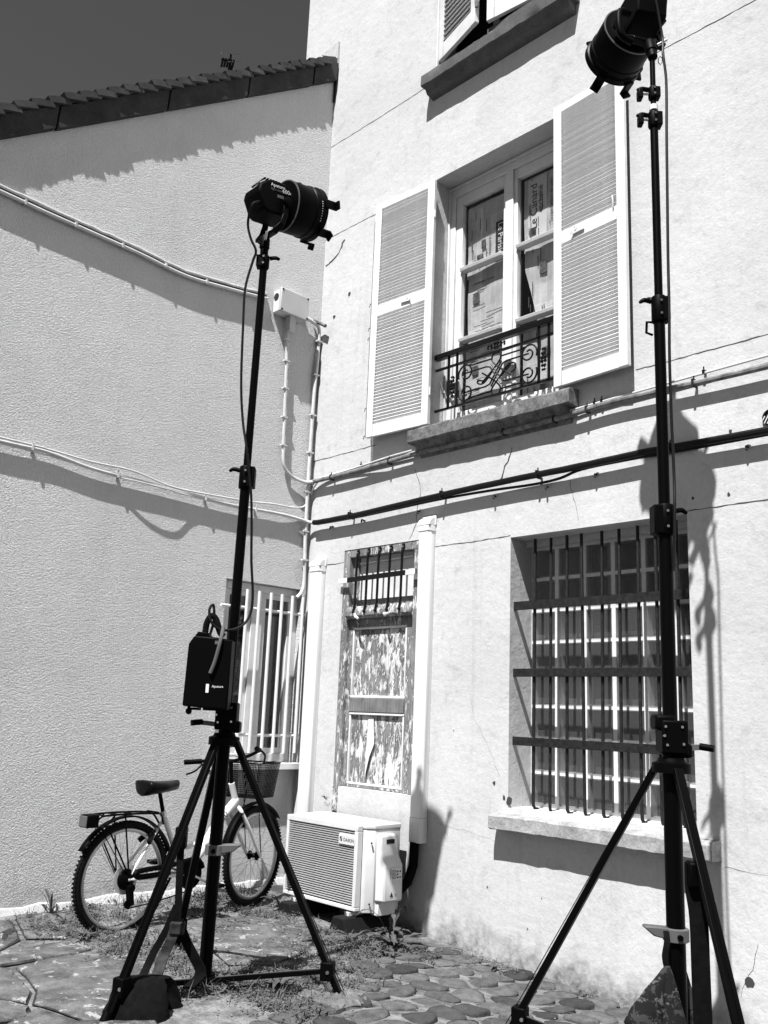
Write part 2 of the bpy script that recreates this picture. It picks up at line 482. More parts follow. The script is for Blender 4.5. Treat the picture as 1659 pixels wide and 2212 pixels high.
# irregular setts: cells round scattered centres, shrunk to leave mortar between them
ROWA = math.radians(38); rc = random.Random(21); ctr = []
for i in range(-18, 30):
    for j in range(-22, 30):
        lx, ly = (i + (.5 if j % 2 else 0)) * .205, j * .158
        ctr.append((2.3 + lx * math.cos(ROWA) - ly * math.sin(ROWA) + rc.uniform(-.045, .045), -.9 + lx * math.sin(ROWA) + ly * math.cos(ROWA) + rc.uniform(-.045, .045)))
def cell(p):
    poly = [V((p[0] + dx, p[1] + dy)) for dx, dy in ((-.3, -.3), (.3, -.3), (.3, .3), (-.3, .3))]; c = V(p)
    for q in ctr:
        if q == p or abs(q[0] - p[0]) > .5 or abs(q[1] - p[1]) > .5: continue
        q = V(q); n = (q - c).normalized(); d = (q - c).length / 2 - rc.uniform(.013, .027)
        out = []
        for k in range(len(poly)):
            a, b = poly[k], poly[(k + 1) % len(poly)]; da, db = (a - c).dot(n) - d, (b - c).dot(n) - d
            if da <= 0: out.append(a)
            if da * db < 0: out.append(a.lerp(b, da / (da - db)))
        poly = out
        if len(poly) < 3: return None
    for it in range(2):                      # worn corners
        poly = [a.lerp(b, t) for k in range(len(poly)) for a, b in ((poly[k], poly[(k + 1) % len(poly)]),) for t in (.22, .78)]
    pts = []
    for v in poly:
        if not pts or (v - pts[-1]).length > .006: pts.append(v + V((rc.uniform(-.003, .003), rc.uniform(-.003, .003))))
    return pts
def sett(pts, c):
    m = MB(); n = len(pts); e = rc.uniform(-.006, .009); tx, ty = rc.uniform(-.09, .09), rc.uniform(-.09, .09)
    for s_, z in ((1.0, -.04), (1.0, .000), (.95, .007), (.6, .012)):
        for p in pts:
            d = (p - c) * s_; m.v.append(V((d.x, d.y, z + e * (z > -.01) + tx * d.x + ty * d.y + rc.uniform(-.0018, .0018) * (s_ < 1))))
    for r in range(3):
        for i in range(n): m.f.append((r * n + i, r * n + (i + 1) % n, (r + 1) * n + (i + 1) % n, (r + 1) * n + i))
    k = len(m.v); m.v.append(V((0, 0, .013 + e)))
    for i in range(n): m.f.append((3 * n + i, 3 * n + (i + 1) % n, k))
    nf = len(m.f); b = len(m.v)              # the earth filled crack on the far side of the stone
    for p in pts:
        d = p - c; w_ = 1 + max(0, .10 * (d.normalized().y * .8 - d.normalized().x * .6) + rc.uniform(-.02, .03))
        m.v.append(V((d.x * w_, d.y * w_, .0045))); m.v.append(V((d.x * .97, d.y * .97, .0045)))
    for i in range(n): m.f.append((b + 2 * i, b + 2 * ((i + 1) % n), b + 2 * ((i + 1) % n) + 1, b + 2 * i + 1))
    me = m.mesh('cobble', COBBLE, angle=70); me.materials.append(SOIL)
    for i in range(nf, len(m.f)): me.polygons[i].material_index = 1
    return me
cnt = 0
for x, y in ctr:
    if not (1.36 < x < 3.9 and -2.15 < y < -.12): continue
    if x < 1.36 + .3 * max(0, -y - .35) + rc.uniform(0, .15): continue
    if y < -1.0 - (x - 1.9) * .9 and x < 2.3: continue
    if in_slab(x, y) or in_slab(x - .08, y) or in_slab(x, y + .08): continue
    if x + .75 * (-y) > 4.4: continue
    pts = cell((x, y))
    if not pts or len(pts) < 6: continue
    link('cobble', sett(pts, V((x, y))), yard, (x, y, g(x, y) + .001))
    cnt += 1
print('cobbles', cnt)
# ------------------------------------------------------------------ the plaster building (facade on y = 0)
BLD = thing('plaster_building', 'pale plastered building with louvred shutters, barred windows and peeling door', 'building', (2.0, 0.0, 0.0))
def cutwall(xs, zs, holes, y0):
    """facade with rectangular openings (x0,x1,z0,z1,depth) and their reveals"""
    m = MB()
    X = sorted(set(xs + [h[0] for h in holes] + [h[1] for h in holes])); Z = sorted(set(zs + [h[2] for h in holes] + [h[3] for h in holes]))
    for a, b in zip(X, X[1:]):
        for c, d in zip(Z, Z[1:]):
            cx, cz = (a + b) / 2, (c + d) / 2
            if any(h[0] < cx < h[1] and h[2] < cz < h[3] for h in holes): continue
            m.poly([(a, y0, c), (b, y0, c), (b, y0, d), (a, y0, d)])
    for x0, x1, z0, z1, dp in holes:
        y1 = y0 + dp
        m.poly([(x0, y0, z0), (x0, y0, z1), (x0, y1, z1), (x0, y1, z0)])
        m.poly([(x1, y0, z1), (x1, y0, z0), (x1, y1, z0), (x1, y1, z1)])
        m.poly([(x0, y0, z1), (x1, y0, z1), (x1, y1, z1), (x0, y1, z1)])
        m.poly([(x0, y0, z0), (x0, y1, z0), (x1, y1, z0), (x1, y0, z0)])
    return m
UW = (1.288, 2.42, 3.25, 5.275)      # upper window opening
LW = (2.05, 3.26, .77, 2.415)        # glass brick window
DR = (.45, 1.24, .77, 2.49)          # blocked door
TW = (1.30, 2.36, 6.20, 7.9)         # top window
fw = cutwall([-.45, 9.0], [-.6, 9.6], [UW + (.28,), LW + (.30,), DR + (.13,), TW + (.25,)], 0.0)
fw.build('wall', PLASTER, BLD, smooth=False)
sh = MB()
sh.poly([(-.45, 0, -.6), (-.45, 0, 9.6), (-.45, 7, 9.6), (-.45, 7, -.6)]).poly([(9, 0, 9.6), (9, 0, -.6), (9, 7, -.6), (9, 7, 9.6)])
sh.poly([(-.45, 7, -.6), (-.45, 7, 9.6), (9, 7, 9.6), (9, 7, -.6)]).poly([(-.45, 0, 9.6), (9, 0, 9.6), (9, 7, 9.6), (-.45, 7, 9.6)])
sh.build('rear_walls', PLASTER, BLD, smooth=False)
MB().box(.0, 4.0, 2.2, 2.25, -.2, 9).build('dark_backdrop', DARK, BLD)  # black sheet added so gaps behind the panes look unlit

# hairline joints and cracks: thin dark gaps in the plaster
def crack(pts, w=.004, jag=.004, name='plaster_crack', y=-.0012, step=.03):
    m = MB(); P = []
    for a, b in zip(pts, pts[1:]):
        a, b = V(a), V(b); n = max(1, int((b - a).length / step))
        for k in range(n): P.append(a.lerp(b, k / n))
    P.append(V(pts[-1]))
    P = [p + V((random.uniform(-1, 1), random.uniform(-1, 1))) * jag for p in P]
    L = len(P); n0 = len(m.v)
    for k, p in enumerate(P):
        t = (P[min(k + 1, L - 1)] - P[max(k - 1, 0)]).normalized(); nrm = V((-t.y, t.x))
        ww = w * random.uniform(.35, 1.0) / 2
        m.v += [V((p.x + nrm.x * ww, y, p.y + nrm.y * ww)), V((p.x - nrm.x * ww, y, p.y - nrm.y * ww))]
    for k in range(L - 1):
        m.f.append((n0 + 2 * k, n0 + 2 * k + 1, n0 + 2 * k + 3, n0 + 2 * k + 2))
    return m.build(name, CRACK, BLD, smooth=False)
CRACK = mk('crack_gap', .06, .9, .1)  # flat dark colour for cracks, joints and chipped holes
for z, x0, x1 in ((6.15, -.02, 1.22), (5.25, -.02, .74), (5.355, 3.0, 9), (3.315, 2.97, 9), (3.27, 0, .76), (2.425, 1.38, 2.05), (2.428, 3.25, 9), (2.40, .25, .45)):
    crack([(x0, z), ((x0 + x1) / 2, z + random.uniform(-.004, .004)), (x1, z + random.uniform(-.006, .006))], .007, .0025, 'render_joint')
crack([(.02, 5.0), (.11, 5.03), (.19, 5.06), (.25, 5.17)], .02, .008)
crack([(1.17, 3.02), (1.23, 2.9), (1.24, 2.84), (1.215, 2.74), (1.2, 2.6), (1.14, 2.5)], .006, .006)
crack([(2.06, 3.02), (2.02, 2.93), (1.985, 2.86), (1.95, 2.8)], .012, .01)
crack([(2.5, 2.72), (2.53, 2.6), (2.56, 2.47)], .004, .006)
crack([(1.72, 1.45), (1.78, 1.28), (1.9, 1.1), (1.98, .95)], .0014, .005)
crack([(1.46, .62), (1.7, .6), (1.95, .57)], .0012, .004)
crack([(3.4, .62), (3.6, .61), (3.9, .58)], .0018, .004)
crack([(3.55, .3), (3.52, .18), (3.45, .05)], .0025, .006)
# plugged holes and chipped spots
for x, z, r in ((.351, 4.64, .024), (.171, 4.49, .022), (3.299, 2.494, .012), (3.50, 2.485, .013), (3.525, 2.827, .014), (1.94, .90, .016), (2.02, .82, .02), (2.06, .805, .03), (1.9, .3, .008), (2.3, .3, .006), (1.6, 1.2, .006), (2.2, .12, .007), (3.5, .12, .03), (3.62, .09, .02)):
    m = MB(); n = 9; c = len(m.v)
    for k in range(n):
        a = 2 * math.pi * k / n; rr = r * random.uniform(.55, 1.1)
        m.v.append(V((x + rr * math.cos(a) * .8, -.0015, z + rr * math.sin(a))))
    m.f.append(tuple(range(n)))
    m.build('chipped_hole', CRACK, BLD, smooth=False)

# ---- glass brick window with its grille and sill
GB = MB().box(LW[0] + .001, LW[1] - .001, .292, .298, LW[2] + .001, LW[3] - .001).build('glass_brick_window', mk('brick_back', .16, .7, .2, var=.5, vs=2), BLD)
def block_mesh(kind):
    m = MB(); s = .088; n = 15
    prof = [(-s, .0), (-s + .006, -.006)]
    for k in range(n):
        a = -s + .012 + (2 * s - .024) * k / n; b = (2 * s - .024) / n
        prof += [(a, -.002), (a + b * .5, -.0085)]
    prof += [(s - .012, -.003), (s - .006, -.006), (s, .0)]
    for (a, ya), (b, yb) in zip(prof, prof[1:]):
        m.poly([(a, ya, -s + .008), (b, yb, -s + .008), (b, yb, s - .008), (a, ya, s - .008)])
    m.poly([(-s, 0, -s), (s, 0, -s), (s - .006, -.006, -s + .008), (-s + .006, -.006, -s + .008)])
    m.poly([(-s + .006, -.006, s - .008), (s - .006, -.006, s - .008), (s, 0, s), (-s, 0, s)])
    if kind:                                   # cross ribbed kind
        for i in range(7):
            for j in range(8):
                m.ball((-.052 + i * .0175, -.006, -.06 + j * .017), .0042, 6, (1, .8, 1))
    return m.mesh('glass_brick', BLOCK, angle=25)
bm = [block_mesh(0), block_mesh(1)]
for i in range(6):
    for j in range(8):
        x = LW[0] + .0925 + i * .2045; z = .778 + .099 + j * .1985
        k = 1 if (j >= 5 and i in (1, 2, 3)) else 0
        link('glass_brick', bm[k], GB, (x, .2215, z))
for i in range(7):
    x = LW[0] + .0925 + (i - .5) * .2045
    MB().box(max(LW[0] + .0005, x - .0135), min(LW[1] - .0005, x + .0135), .2218, .2915, LW[2] + .002, 2.375).build('upright_joint', JOINT, GB)
jm = MB().box(-.0886, .0886, .2222, .2912, -.0115, .0115).mesh('bed_joint', JOINT)
for i in range(6):
    for j in range(9):
        link('bed_joint', jm, GB, (LW[0] + .0925 + i * .2045, 0, .778 + j * .1985))
MB().box(LW[0], LW[1], .16, .2915, 2.376, 2.414).build('lintel', PLASTER, BLD)
GR = MB().box(LW[0] - .01, LW[1] + .01, .036, .048, 1.955, 2.008).build('window_grille', RUST, BLD)
for z0, z1 in ((1.543, 1.593), (1.133, 1.184)):
    MB().box(LW[0] - .01, LW[1] + .01, .036, .048, z0, z1).build('flat_bar', RUST, GR, .002)
bars = MB()
bars.tube([(0, 0, 1.63), (.001, 0, 1.0), (0, 0, .06), (0, .004, .018), (0, .02, .003), (0, .045, .0)], .0098, 8)
bmesh_ = bars.mesh('grille_bar', RUST)
for k in range(9):
    link('grille_bar', bmesh_, GR, (2.19 + .1205 * k, .060, .766 + random.uniform(-.006, .006)), (random.uniform(-.008, .004), random.uniform(-.006, .006), random.uniform(-.3, .3)))
def sill(x0, x1, y0, y1, z0, z1, mat, name='window_sill', drop=.02):
    """uneven stone sill: many slices with worn arrises"""
    m = MB(); n = 26; rows = []
    for k in range(n + 1):
        x = x0 + (x1 - x0) * k / n; e = lambda a=.004: random.uniform(-a, a)
        rows.append([V((x, y1, z1 + drop)), V((x, y0 + .012 + e(), z1 + e(.003))), V((x, y0 + e(), z1 - .012 + e())), V((x, y0 + e(.003), z0 + .008 + e(.003))), V((x, y0 + .01 + e(), z0 + e(.003))), V((x, y1, z0))])
    b = len(m.v)
    for r in rows: m.v += r
    q = len(rows[0])
    for k in range(n):
        for i in range(q - 1):
            m.f.append((b + k * q + i, b + k * q + i + 1, b + (k + 1) * q + i + 1, b + (k + 1) * q + i))
    m.f.append(tuple(b + i for i in reversed(range(q)))); m.f.append(tuple(b + n * q + i for i in range(q)))
    return m.build(name, mat, BLD, angle=30)
sill(1.98, 3.385, -.098, .221, .645, .735, CEMENT)
# ---- upper window
sill(1.19, 2.572, -.105, .20, 3.175, 3.277, SILL, drop=.03)
MB().prism([(1.235, -.085, 3.176), (1.235, -.02, 3.10), (1.235, 0.0, 3.08), (1.235, .02, 3.08), (1.235, .02, 3.176)], (1.29, 0, 0)).build('sill_moulding', SILL, BLD)
Y = .175
WIN = MB()
WIN.box(1.30, 1.345, Y, Y + .05, 3.30, 5.25).box(2.372, 2.41, Y, Y + .05, 3.30, 5.25).box(1.345, 2.372, Y, Y + .05, 5.185, 5.25).box(1.345, 2.372, Y, Y + .05, 3.30, 3.345)
WIN.box(1.289, 1.30, Y - .02, Y + .05, 3.27, 5.272).box(1.30, 2.41, Y - .012, Y + .05, 5.25, 5.272)
WIN = WIN.build('casement_window', PAINT, BLD, .004)
def sash(x0, x1, name):
    s = MB(); y = Y + .012; w = .062
    s.box(x0, x0 + w, y, y + .045, 3.347, 5.183).box(x1 - w, x1, y, y + .045, 3.347, 5.183)
    s.box(x0 + w, x1 - w, y, y + .045, 5.105, 5.183).box(x0 + w, x1 - w, y, y + .045, 3.347, 3.44)
    o = s.build(name, PAINT, WIN, .004)
    return o
s1 = sash(1.347, 1.868, 'sash'); s2 = sash(1.872, 2.37, 'sash')
MB().box(1.835, 1.905, Y - .006, Y + .011, 3.347, 5.183).build('meeting_stile', PAINT, WIN, .004)
for x0, x1 in ((1.409, 1.806), (1.934, 2.308)):
    for z in (3.99, 4.555):
        MB().prism([(x0, Y - .005, z - .012), (x0, Y - .012, z + .012), (x0, Y + .05, z + .026), (x0, Y + .05, z - .016)], (x1 - x0, 0, 0)).build('glazing_bar', PAINT, WIN, .002)
    for z0, z1 in ((3.44, 3.975), (4.005, 4.54), (4.57, 5.105)):
        MB().box(x0, x1, Y + .040, Y + .043, z0, z1).build('pane', GLASS, WIN)

# shutters: stiles, rails and single slats
def shutter(xh, yh, xf, yf, z0, z1, zm0, zm1, label):
    h, f = V((xh, yh, 0)), V((xf, yf, 0)); d = (f - h); W = d.length; d.normalize()
    nrm = V((d.y, -d.x, 0))
    if nrm.y > 0: nrm = -nrm
    th = .030
    def P(s, z, t=0): q = h + d * s + nrm * t; return V((q.x, q.y, z))
    def slabp(m, s0, s1, a, b, t0=-th / 2, t1=th / 2):
        return m.obox(P((s0 + s1) / 2, (a + b) / 2, (t0 + t1) / 2), d * ((s1 - s0) / 2), nrm * ((t1 - t0) / 2), V((0, 0, (b - a) / 2)))
    st = .064
    body = slabp(MB(), 0, st, z0, z1); slabp(body, W - st, W, z0, z1)
    body = body.build('shutter', PAINT, BLD, .003)
    body['label'] = label
    for a, b in ((z1 - .055, z1), (zm0, zm1), (z0, z0 + .095)):
        slabp(MB(), st + .0005, W - st - .0005, a, b, -th / 2 + .002, th / 2 - .002).build('rail', PAINT, body, .002)
    # slat: visible edge high, wall edge low
    hw = (W - 2 * st) / 2 - .001
    sl = MB(); up = V((0, 0, 1)); a1 = (nrm * .66 + up * .75).normalized(); a2 = d.cross(a1).normalized()
    sl.obox(V((0, 0, 0)), d * hw, a1 * .0175, a2 * .0046)
    me = sl.mesh('slat', SLATP, smooth=False)
    for a, b in ((z0 + .095, zm0), (zm1, z1 - .055)):
        n = int((b - a - .008) / .0247)
        for k in range(n):
            link('slat', me, body, P(W / 2, a + .013 + (b - a - .026) * k / max(1, n - 1)), (random.uniform(-.05, .05), random.uniform(-.004, .004), 0))
    return body, P, W
sL, PL, WL = shutter(1.345, -.052, .748, -.095, 3.303, 5.235, 4.27, 4.36, 'left louvred shutter folded back against the wall')
sR, PR, WR = shutter(2.432, -.055, 2.985, -.095, 3.312, 5.285, 4.27, 4.36, 'right louvred shutter folded back against the wall')
def clampfix(P, s, z, parent):
    m = MB(); a, b = P(s - .04, z - .006, .022), P(s + .05, z - .002, .022)
    m.bar(a, b, .006, .016).tube([P(s - .04, z + .004, .03), P(s - .05, z - .014, .034)], .004, 6)
    pts = [P(s - .015 + .012 * math.cos(t * math.pi / 5), z + .018 + .012 * math.sin(t * math.pi / 5), .026) for t in range(10)]
    m.tube(pts, .0028, 6, closed=True)
    m.build('shutter_catch', OLDPAINT, parent)
clampfix(PL, .24, 4.315, sL); clampfix(PR, .20, 4.31, sR)
MB().tube([PR(.47, 4.35, .02), PR(.475, 4.40, .028), PR(.468, 4.43, .024)], .005, 6).build('hook', OLDPAINT, sR)
for P, W, b in ((PL, WL, sL), (PR, WR, sR)):     # hinges and the espagnolette rod
    for z in (3.55, 4.95):
        m = MB(); m.cyl(P(.0, z - .03, .0), P(.0, z + .03, .0), .008); m.build('hinge', OLDPAINT, b)
rod = MB(); rod.tube([PL(WL + .012, 3.31, .0), PL(WL + .012, 5.1, .0)], .006, 8)
for z in (3.33, 3.55, 4.2, 4.12, 4.4): rod.tube([PL(WL + .012, z, 0), PL(WL + .022, z - .012, .012), PL(WL + .016, z - .035, .02)], .0045, 6)
rod.build('locking_rod', OLDPIPE, sL)

# wrought iron railing inside the opening
ry = .07
def R(x, z, dy=0): return V((x, ry + dy, z))
RL = MB().bar((1.289, ry, 3.848), (2.419, ry, 3.848), .045, .040).build('window_railing', IRON, BLD, .004)
for z in (3.752, 3.438): MB().bar((1.289, ry, z), (2.419, ry, z), .014, .016).build('rail_bar', IRON, RL)
for x in (1.414, 1.494, 2.214, 2.294): MB().bar((x, ry, 3.43), (x, ry, 3.835), .014, .014, (0, 1, 0)).build('upright', IRON, RL)
cx, cz = 1.854, 3.592
def spiral(x, z, s, v):
    """C scroll curling in from the wide ring; s = side (+1 right), v = up/down"""
    pts = []
    for k in range(34):
        t = k / 33; a = math.radians(205 - 560 * t * .92); r = .072 * (1 - .72 * t)
        pts.append((x - s * r * math.cos(a), z + v * r * math.sin(a)))
    return pts
for s in (-1, 1):
    for v in (-1, 1):
        x, z = cx + s * .275, cz + v * .072
        sp = spiral(x, z, s, v)
        lead = [(cx + s * .03, z + v * .072 * .62), (x - s * .085, z + v * .072 * .62)]
        MB().tube([R(*p) for p in catmull([V((p[0], p[1], 0)) for p in sp], 1) and [(p[0], p[1]) for p in sp]], .0062, 8).build('scroll', IRON, RL)
        MB().tube([R(cx + s * .035, cz + v * .118), R(x - s * .055, cz + v * .118), R(x - s * .035, cz + v * .128)], .006, 8).build('scroll_stem', IRON, RL)
        MB().tube([R(x - s * .0, z), R(cx + s * .09, z), R(cx + s * .055, z - v * .01), R(cx - s * .045, z - v * .155)], .006, 8).build('lattice_bar', IRON, RL)
for v in (-1, 1):      # centre loops and crossed bands
    pts = [(cx - .125, cz - v * .035), (cx - .05, cz + v * .02), (cx, cz + v * .06), (cx + .038, cz + v * .105), (cx + .030, cz + v * .142), (cx, cz + v * .152), (cx - .030, cz + v * .142), (cx - .038, cz + v * .105), (cx, cz + v * .06), (cx + .05, cz + v * .02), (cx + .125, cz - v * .035)]
    MB().tube(catmull([R(*p) for p in pts], 5), .0062, 8).build('loop', IRON, RL)
for s in (-1, 1):      # small hooked ends with leaf buds
    pts = [(cx + s * .03, cz - s * .0 - .03 * s), (cx + s * .09, cz + .03 * s), (cx + s * .13, cz + .045 * s), (cx + s * .165, cz + .03 * s), (cx + s * .16, cz - .01), (cx + s * .13, cz - .02)]
    MB().tube(catmull([R(*p) for p in pts], 5), .006, 8).build('hooked_end', IRON, RL)
def rosette(x, z, vert):
    m = MB()
    for k in range(3):
        for q in (-1, 1):
            d = (k + .4) * .030 * q
            for e in (-1, 1):
                o = e * (.013 - .003 * k)
                m.ball(R(x + (o if vert else d), z + (d if vert else o), -.003), .0135 - .002 * k, 8, (1, .7, 1))
    m.tube(catmull([R(x + (.018 if vert else -.07), z + (-.07 if vert else .018)), R(x - (.018 if vert else 0), z - (0 if vert else .018)), R(x + (.018 if vert else .07), z + (.07 if vert else .018))], 5), .0045, 6)
    m.build('cast_rosette', IRON, RL)
rosette(cx, 3.797, False); rosette(1.454, 3.592, True); rosette(2.254, 3.592, True)

# newspapers behind the panes
PAPERS = [
 (1.412, 1.80, 4.50, 5.09, 1, 'newspaper front page turned sideways behind the top left pane', 'n1'),
 (1.425, 1.80, 3.93, 4.52, 2, 'newspaper sheet of small columns behind the middle left pane', 'n2'),
 (1.415, 1.80, 3.40, 3.95, 3, 'newspaper sheet behind the bottom left pane and railing', 'n3'),
 (1.945, 2.305, 4.53, 5.10, 4, 'newspaper with a big sideways masthead behind the top right pane', 'n4'),
 (1.96, 2.305, 3.94, 4.55, 5, 'newspaper sheet hanging crooked behind the middle right pane', 'n5'),
 (1.945, 2.305, 3.39, 3.96, 6, 'newspaper sheet behind the bottom right pane and railing', 'n6')]
def textmesh(s, size, name, mat, parent, M, thick=.0004, align='CENTER'):
    cu = bpy.data.curves.new(name, 'FONT'); cu.body = s; cu.size = size; cu.extrude = thick; cu.align_x = align; cu.resolution_u = 3
    to = bpy.data.objects.new(name + '_tmp', cu); COL.objects.link(to)
    dg = bpy.context.evaluated_depsgraph_get()
    me = bpy.data.meshes.new_from_object(to.evaluated_get(dg)); me.name = name
    bpy.data.objects.remove(to); bpy.data.curves.remove(cu)
    me.materials.clear(); me.materials.append(mat)
    for v in me.vertices: v.co = (M @ v.co) - off(parent)
    o = bpy.data.objects.new(name, me); COL.objects.link(o); o.parent = parent
    LOC[o.name] = off(parent)
    return o
def frame(o, right, up):
    right, up = V(right).normalized(), V(up).normalized(); n = right.cross(up)
    return Matrix(((right.x, up.x, n.x, o[0]), (right.y, up.y, n.y, o[1]), (right.z, up.z, n.z, o[2]), (0, 0, 0, 1)))
PHOTO = mk('printed_photo', .10, .9, .1, var=.9, vs=28); INKL = mk('grey_ink', .10, .9, .1)
for x0, x1, z0, z1, sd, lab, key in PAPERS:
    base = V(((x0 + x1) / 2, Y + .075, (z0 + z1) / 2))
    m = MB(); nx, nz = 10, 14; rnd = random.Random(sd)
    a, b = rnd.uniform(0, 6), rnd.uniform(0, 6)
    for j in range(nz + 1):
        for i in range(nx + 1):
            u, q = i / nx, j / nz
            x = x0 + (x1 - x0) * u; z = z0 + (z1 - z0) * q
            if key == 'n5' and u < .8: x += (1 - u) * max(0, .75 - q) * .16
            if key == 'n2': x += (1 - u) * max(0, .3 - q) * .06
            m.v.append(V((x, base.y + .004 * math.sin(u * 5 + a + q * 2) + .004 * math.sin(q * 8 + b), z)))
    for j in range(nz):
        for i in range(nx):
            k = j * (nx + 1) + i
            m.f.append((k, k + 1, k + nx + 2, k + nx + 1))
    root = thing('newspaper_sheet', lab, 'newspaper', base, 'newspapers taped inside the upper window')
    m.build('paper', m_news(sd, .95 if sd in (1, 6) else .6), root)
    rn = random.Random(sd * 7); W_, H_ = x1 - x0, z1 - z0
    for q in range(2 if sd in (1, 6) else 1):
        a, b = x0 + W_ * rn.uniform(.1, .6), z0 + H_ * rn.uniform(.08, .8)
        MB().box(a, a + rn.uniform(.04, .07), base.y - .0092, base.y - .0088, b, b + rn.uniform(.05, .09)).build('photo', PHOTO, root)
    for q in range(9):
        a, b = x0 + W_ * rn.uniform(.08, .5), z0 + H_ * rn.uniform(.04, .95); L_ = W_ * rn.uniform(.15, .4)
        if sd in (2, 3): m = MB().box(a, a + L_, base.y - .0096, base.y - .0093, b, b + .006)
        else: m = MB().box(a, a + .006, base.y - .0096, base.y - .0093, b, min(b + L_, z1 - .02))
        m.build('headline', INKL, root)
    if key == 'n4':
        o = (2.05, base.y - .009, 4.83)
        textmesh('Le Canard', .085, 'masthead', INK, root, frame((2.065, base.y - .010, 4.86), (0, 0, 1), (-1, 0, 0)))
        textmesh('enchaîné', .06, 'masthead', INK, root, frame((2.115, base.y - .010, 4.90), (0, 0, 1), (-1, 0, 0)))
        MB().box(1.985, 2.15, base.y - .0075, base.y - .007, 4.62, 5.08).build('masthead_panel', mk('newsprint_plain', .62, .9, .1), root)
        textmesh("T'as pas besoin de Linky", .036, 'headline', INK, root, frame((2.20, base.y - .010, 4.85), (0, 0, 1), (-1, 0, 0)))
    if key == 'n1':
        MB().box(1.69, 1.785, base.y - .0085, base.y - .008, 4.55, 4.87).build('masthead_panel', INK, root)
        textmesh('Le Parisien', .066, 'masthead', PRINT, root, frame((1.715, base.y - .010, 4.71), (0, 0, -1), (1, 0, 0)))
        textmesh('Le bonus éclair', .034, 'headline', INK, root, frame((1.63, base.y - .010, 4.68), (0, 0, -1), (1, 0, 0)))
    if key == 'n2':
        textmesh('de heritages sans lui', .026, 'headline', INK, root, frame((1.68, base.y - .010, 4.05), (1, 0, 0), (0, 0, 1)))
        textmesh('Communications Conseil', .022, 'headline', INK, root, frame((1.57, base.y - .010, 4.43), (1, 0, 0), (0, 0, 1)))

# ---- top window: stone ledge, two half open shutters
sill(1.215, 2.60, -.12, .24, 6.06, 6.165, LEDGE, 'window_ledge', .045)
MB().prism([(1.24, -.105, 6.062), (1.24, -.075, 6.005), (1.24, .0, 5.985), (1.24, .02, 5.985), (1.24, .02, 6.062)], (1.33, 0, 0)).build('ledge_moulding', LEDGE, BLD)
MB().box(1.83, 2.36, -.06, .05, 6.195, 6.26).build('ledge_step', LEDGE, BLD, .004)
MB().box(1.33, 2.33, .16, .2, 6.22, 7.88).build('opening_shade', DARK, BLD)  # black panel painted as the shade inside the opening
def leaf(a, b, label, slats):
    a, b = V(a), V(b); d = (b - a); W = d.length; d.normalize(); n = V((d.y, -d.x, 0))
    z0, z1 = 6.29, 7.85; mid = (a + b) / 2
    def bx(s0, s1, za, zb, t=.017): return MB().obox(a + d * ((s0 + s1) / 2) + V((0, 0, (za + zb) / 2)), d * ((s1 - s0) / 2), n * t, V((0, 0, (zb - za) / 2)))
    body = bx(0, .065, z0, z1).build('shutter', OLDPAINT, BLD, .003); body['label'] = label
    bx(W - .065, W, z0, z1).build('stile', OLDPAINT, body, .003)
    bx(.0655, W - .0655, z0, z0 + .13, .015).build('rail', OLDPAINT, body, .003)
    bx(.0655, W - .0655, z1 - .08, z1, .015).build('rail', OLDPAINT, body, .003)
    if slats:
        sl = MB(); a1 = (n * .75 - V((0, 0, .66))); a1.normalize(); a1 = a1 if a1.y < 0 else a1
        sl.obox(V((0, 0, 0)), d * (W / 2 - .066), a1 * .021, d.cross(a1).normalized() * .004)
        me = sl.mesh('slat', OLDPAINT, smooth=False)
        for k in range(30):
            link('slat', me, body, a + d * (W / 2) + V((0, 0, z0 + .16 + k * .0445)))
    else:
        bx(.0655, W - .0655, z0 + .1305, z1 - .0805, .009).build('board_panel', OLDPAINT, body)
    return body
leaf((1.312, -.012, 0), (1.80, -.14, 0), 'half open louvred shutter on the topmost window', True)
leaf((1.855, -.085, 0), (2.36, -.02, 0), 'half open boarded shutter on the topmost window', False)
MB().cyl((1.305, -.04, 6.22), (1.305, -.04, 7.9), .008).build('shutter_rod', OLDPAINT, BLD)
MB().tube([(1.80, -.15, 6.5), (1.815, -.17, 6.46), (1.81, -.16, 6.40)], .014, 8).build('shutter_latch', OLDPIPE, BLD)

# ---- blocked door
DO = MB().box(.452, .512, .004, .09, .771, 2.489).build('old_door', PEELF, BLD, .003)
MB().box(.455, .505, -.010, .0035, .60, .7705).build('frame_foot', PEELF, DO, .002)
MB().box(.5125, 1.2385, .004, .09, 2.43, 2.489).build('frame_head', PEELF, DO, .003)
MB().box(1.19, 1.2385, .006, .09, .771, 2.4295).build('frame_jamb', PEELF, DO, .003)
MB().prism([(.5125, -.022, 1.985), (.5125, -.022, 2.02), (.5125, .0, 2.055), (.5125, .09, 2.06), (.5125, .09, 1.965), (.5125, .0, 1.965)], (.677, 0, 0)).build('transom_rail', PEELF, DO, .003)
MB().box(.5125, 1.1895, .068, .09, 2.061, 2.4295).build('transom_board', OLDPAINT, DO)
MB().box(.5125, .565, .045, .0675, 2.061, 2.4295).build('transom_batten', PEELF, DO, .002)
MB().box(1.15, 1.1895, .045, .0675, 2.061, 2.4295).build('transom_batten', PEELF, DO, .002)
MB().box(.5655, 1.1495, .05, .0675, 2.061, 2.11).build('transom_batten', WOODD, DO, .002)
MB().cyl((.58, .05, 2.385), (1.14, .05, 2.395), .008).build('curtain_wire', OLDPAINT, DO)
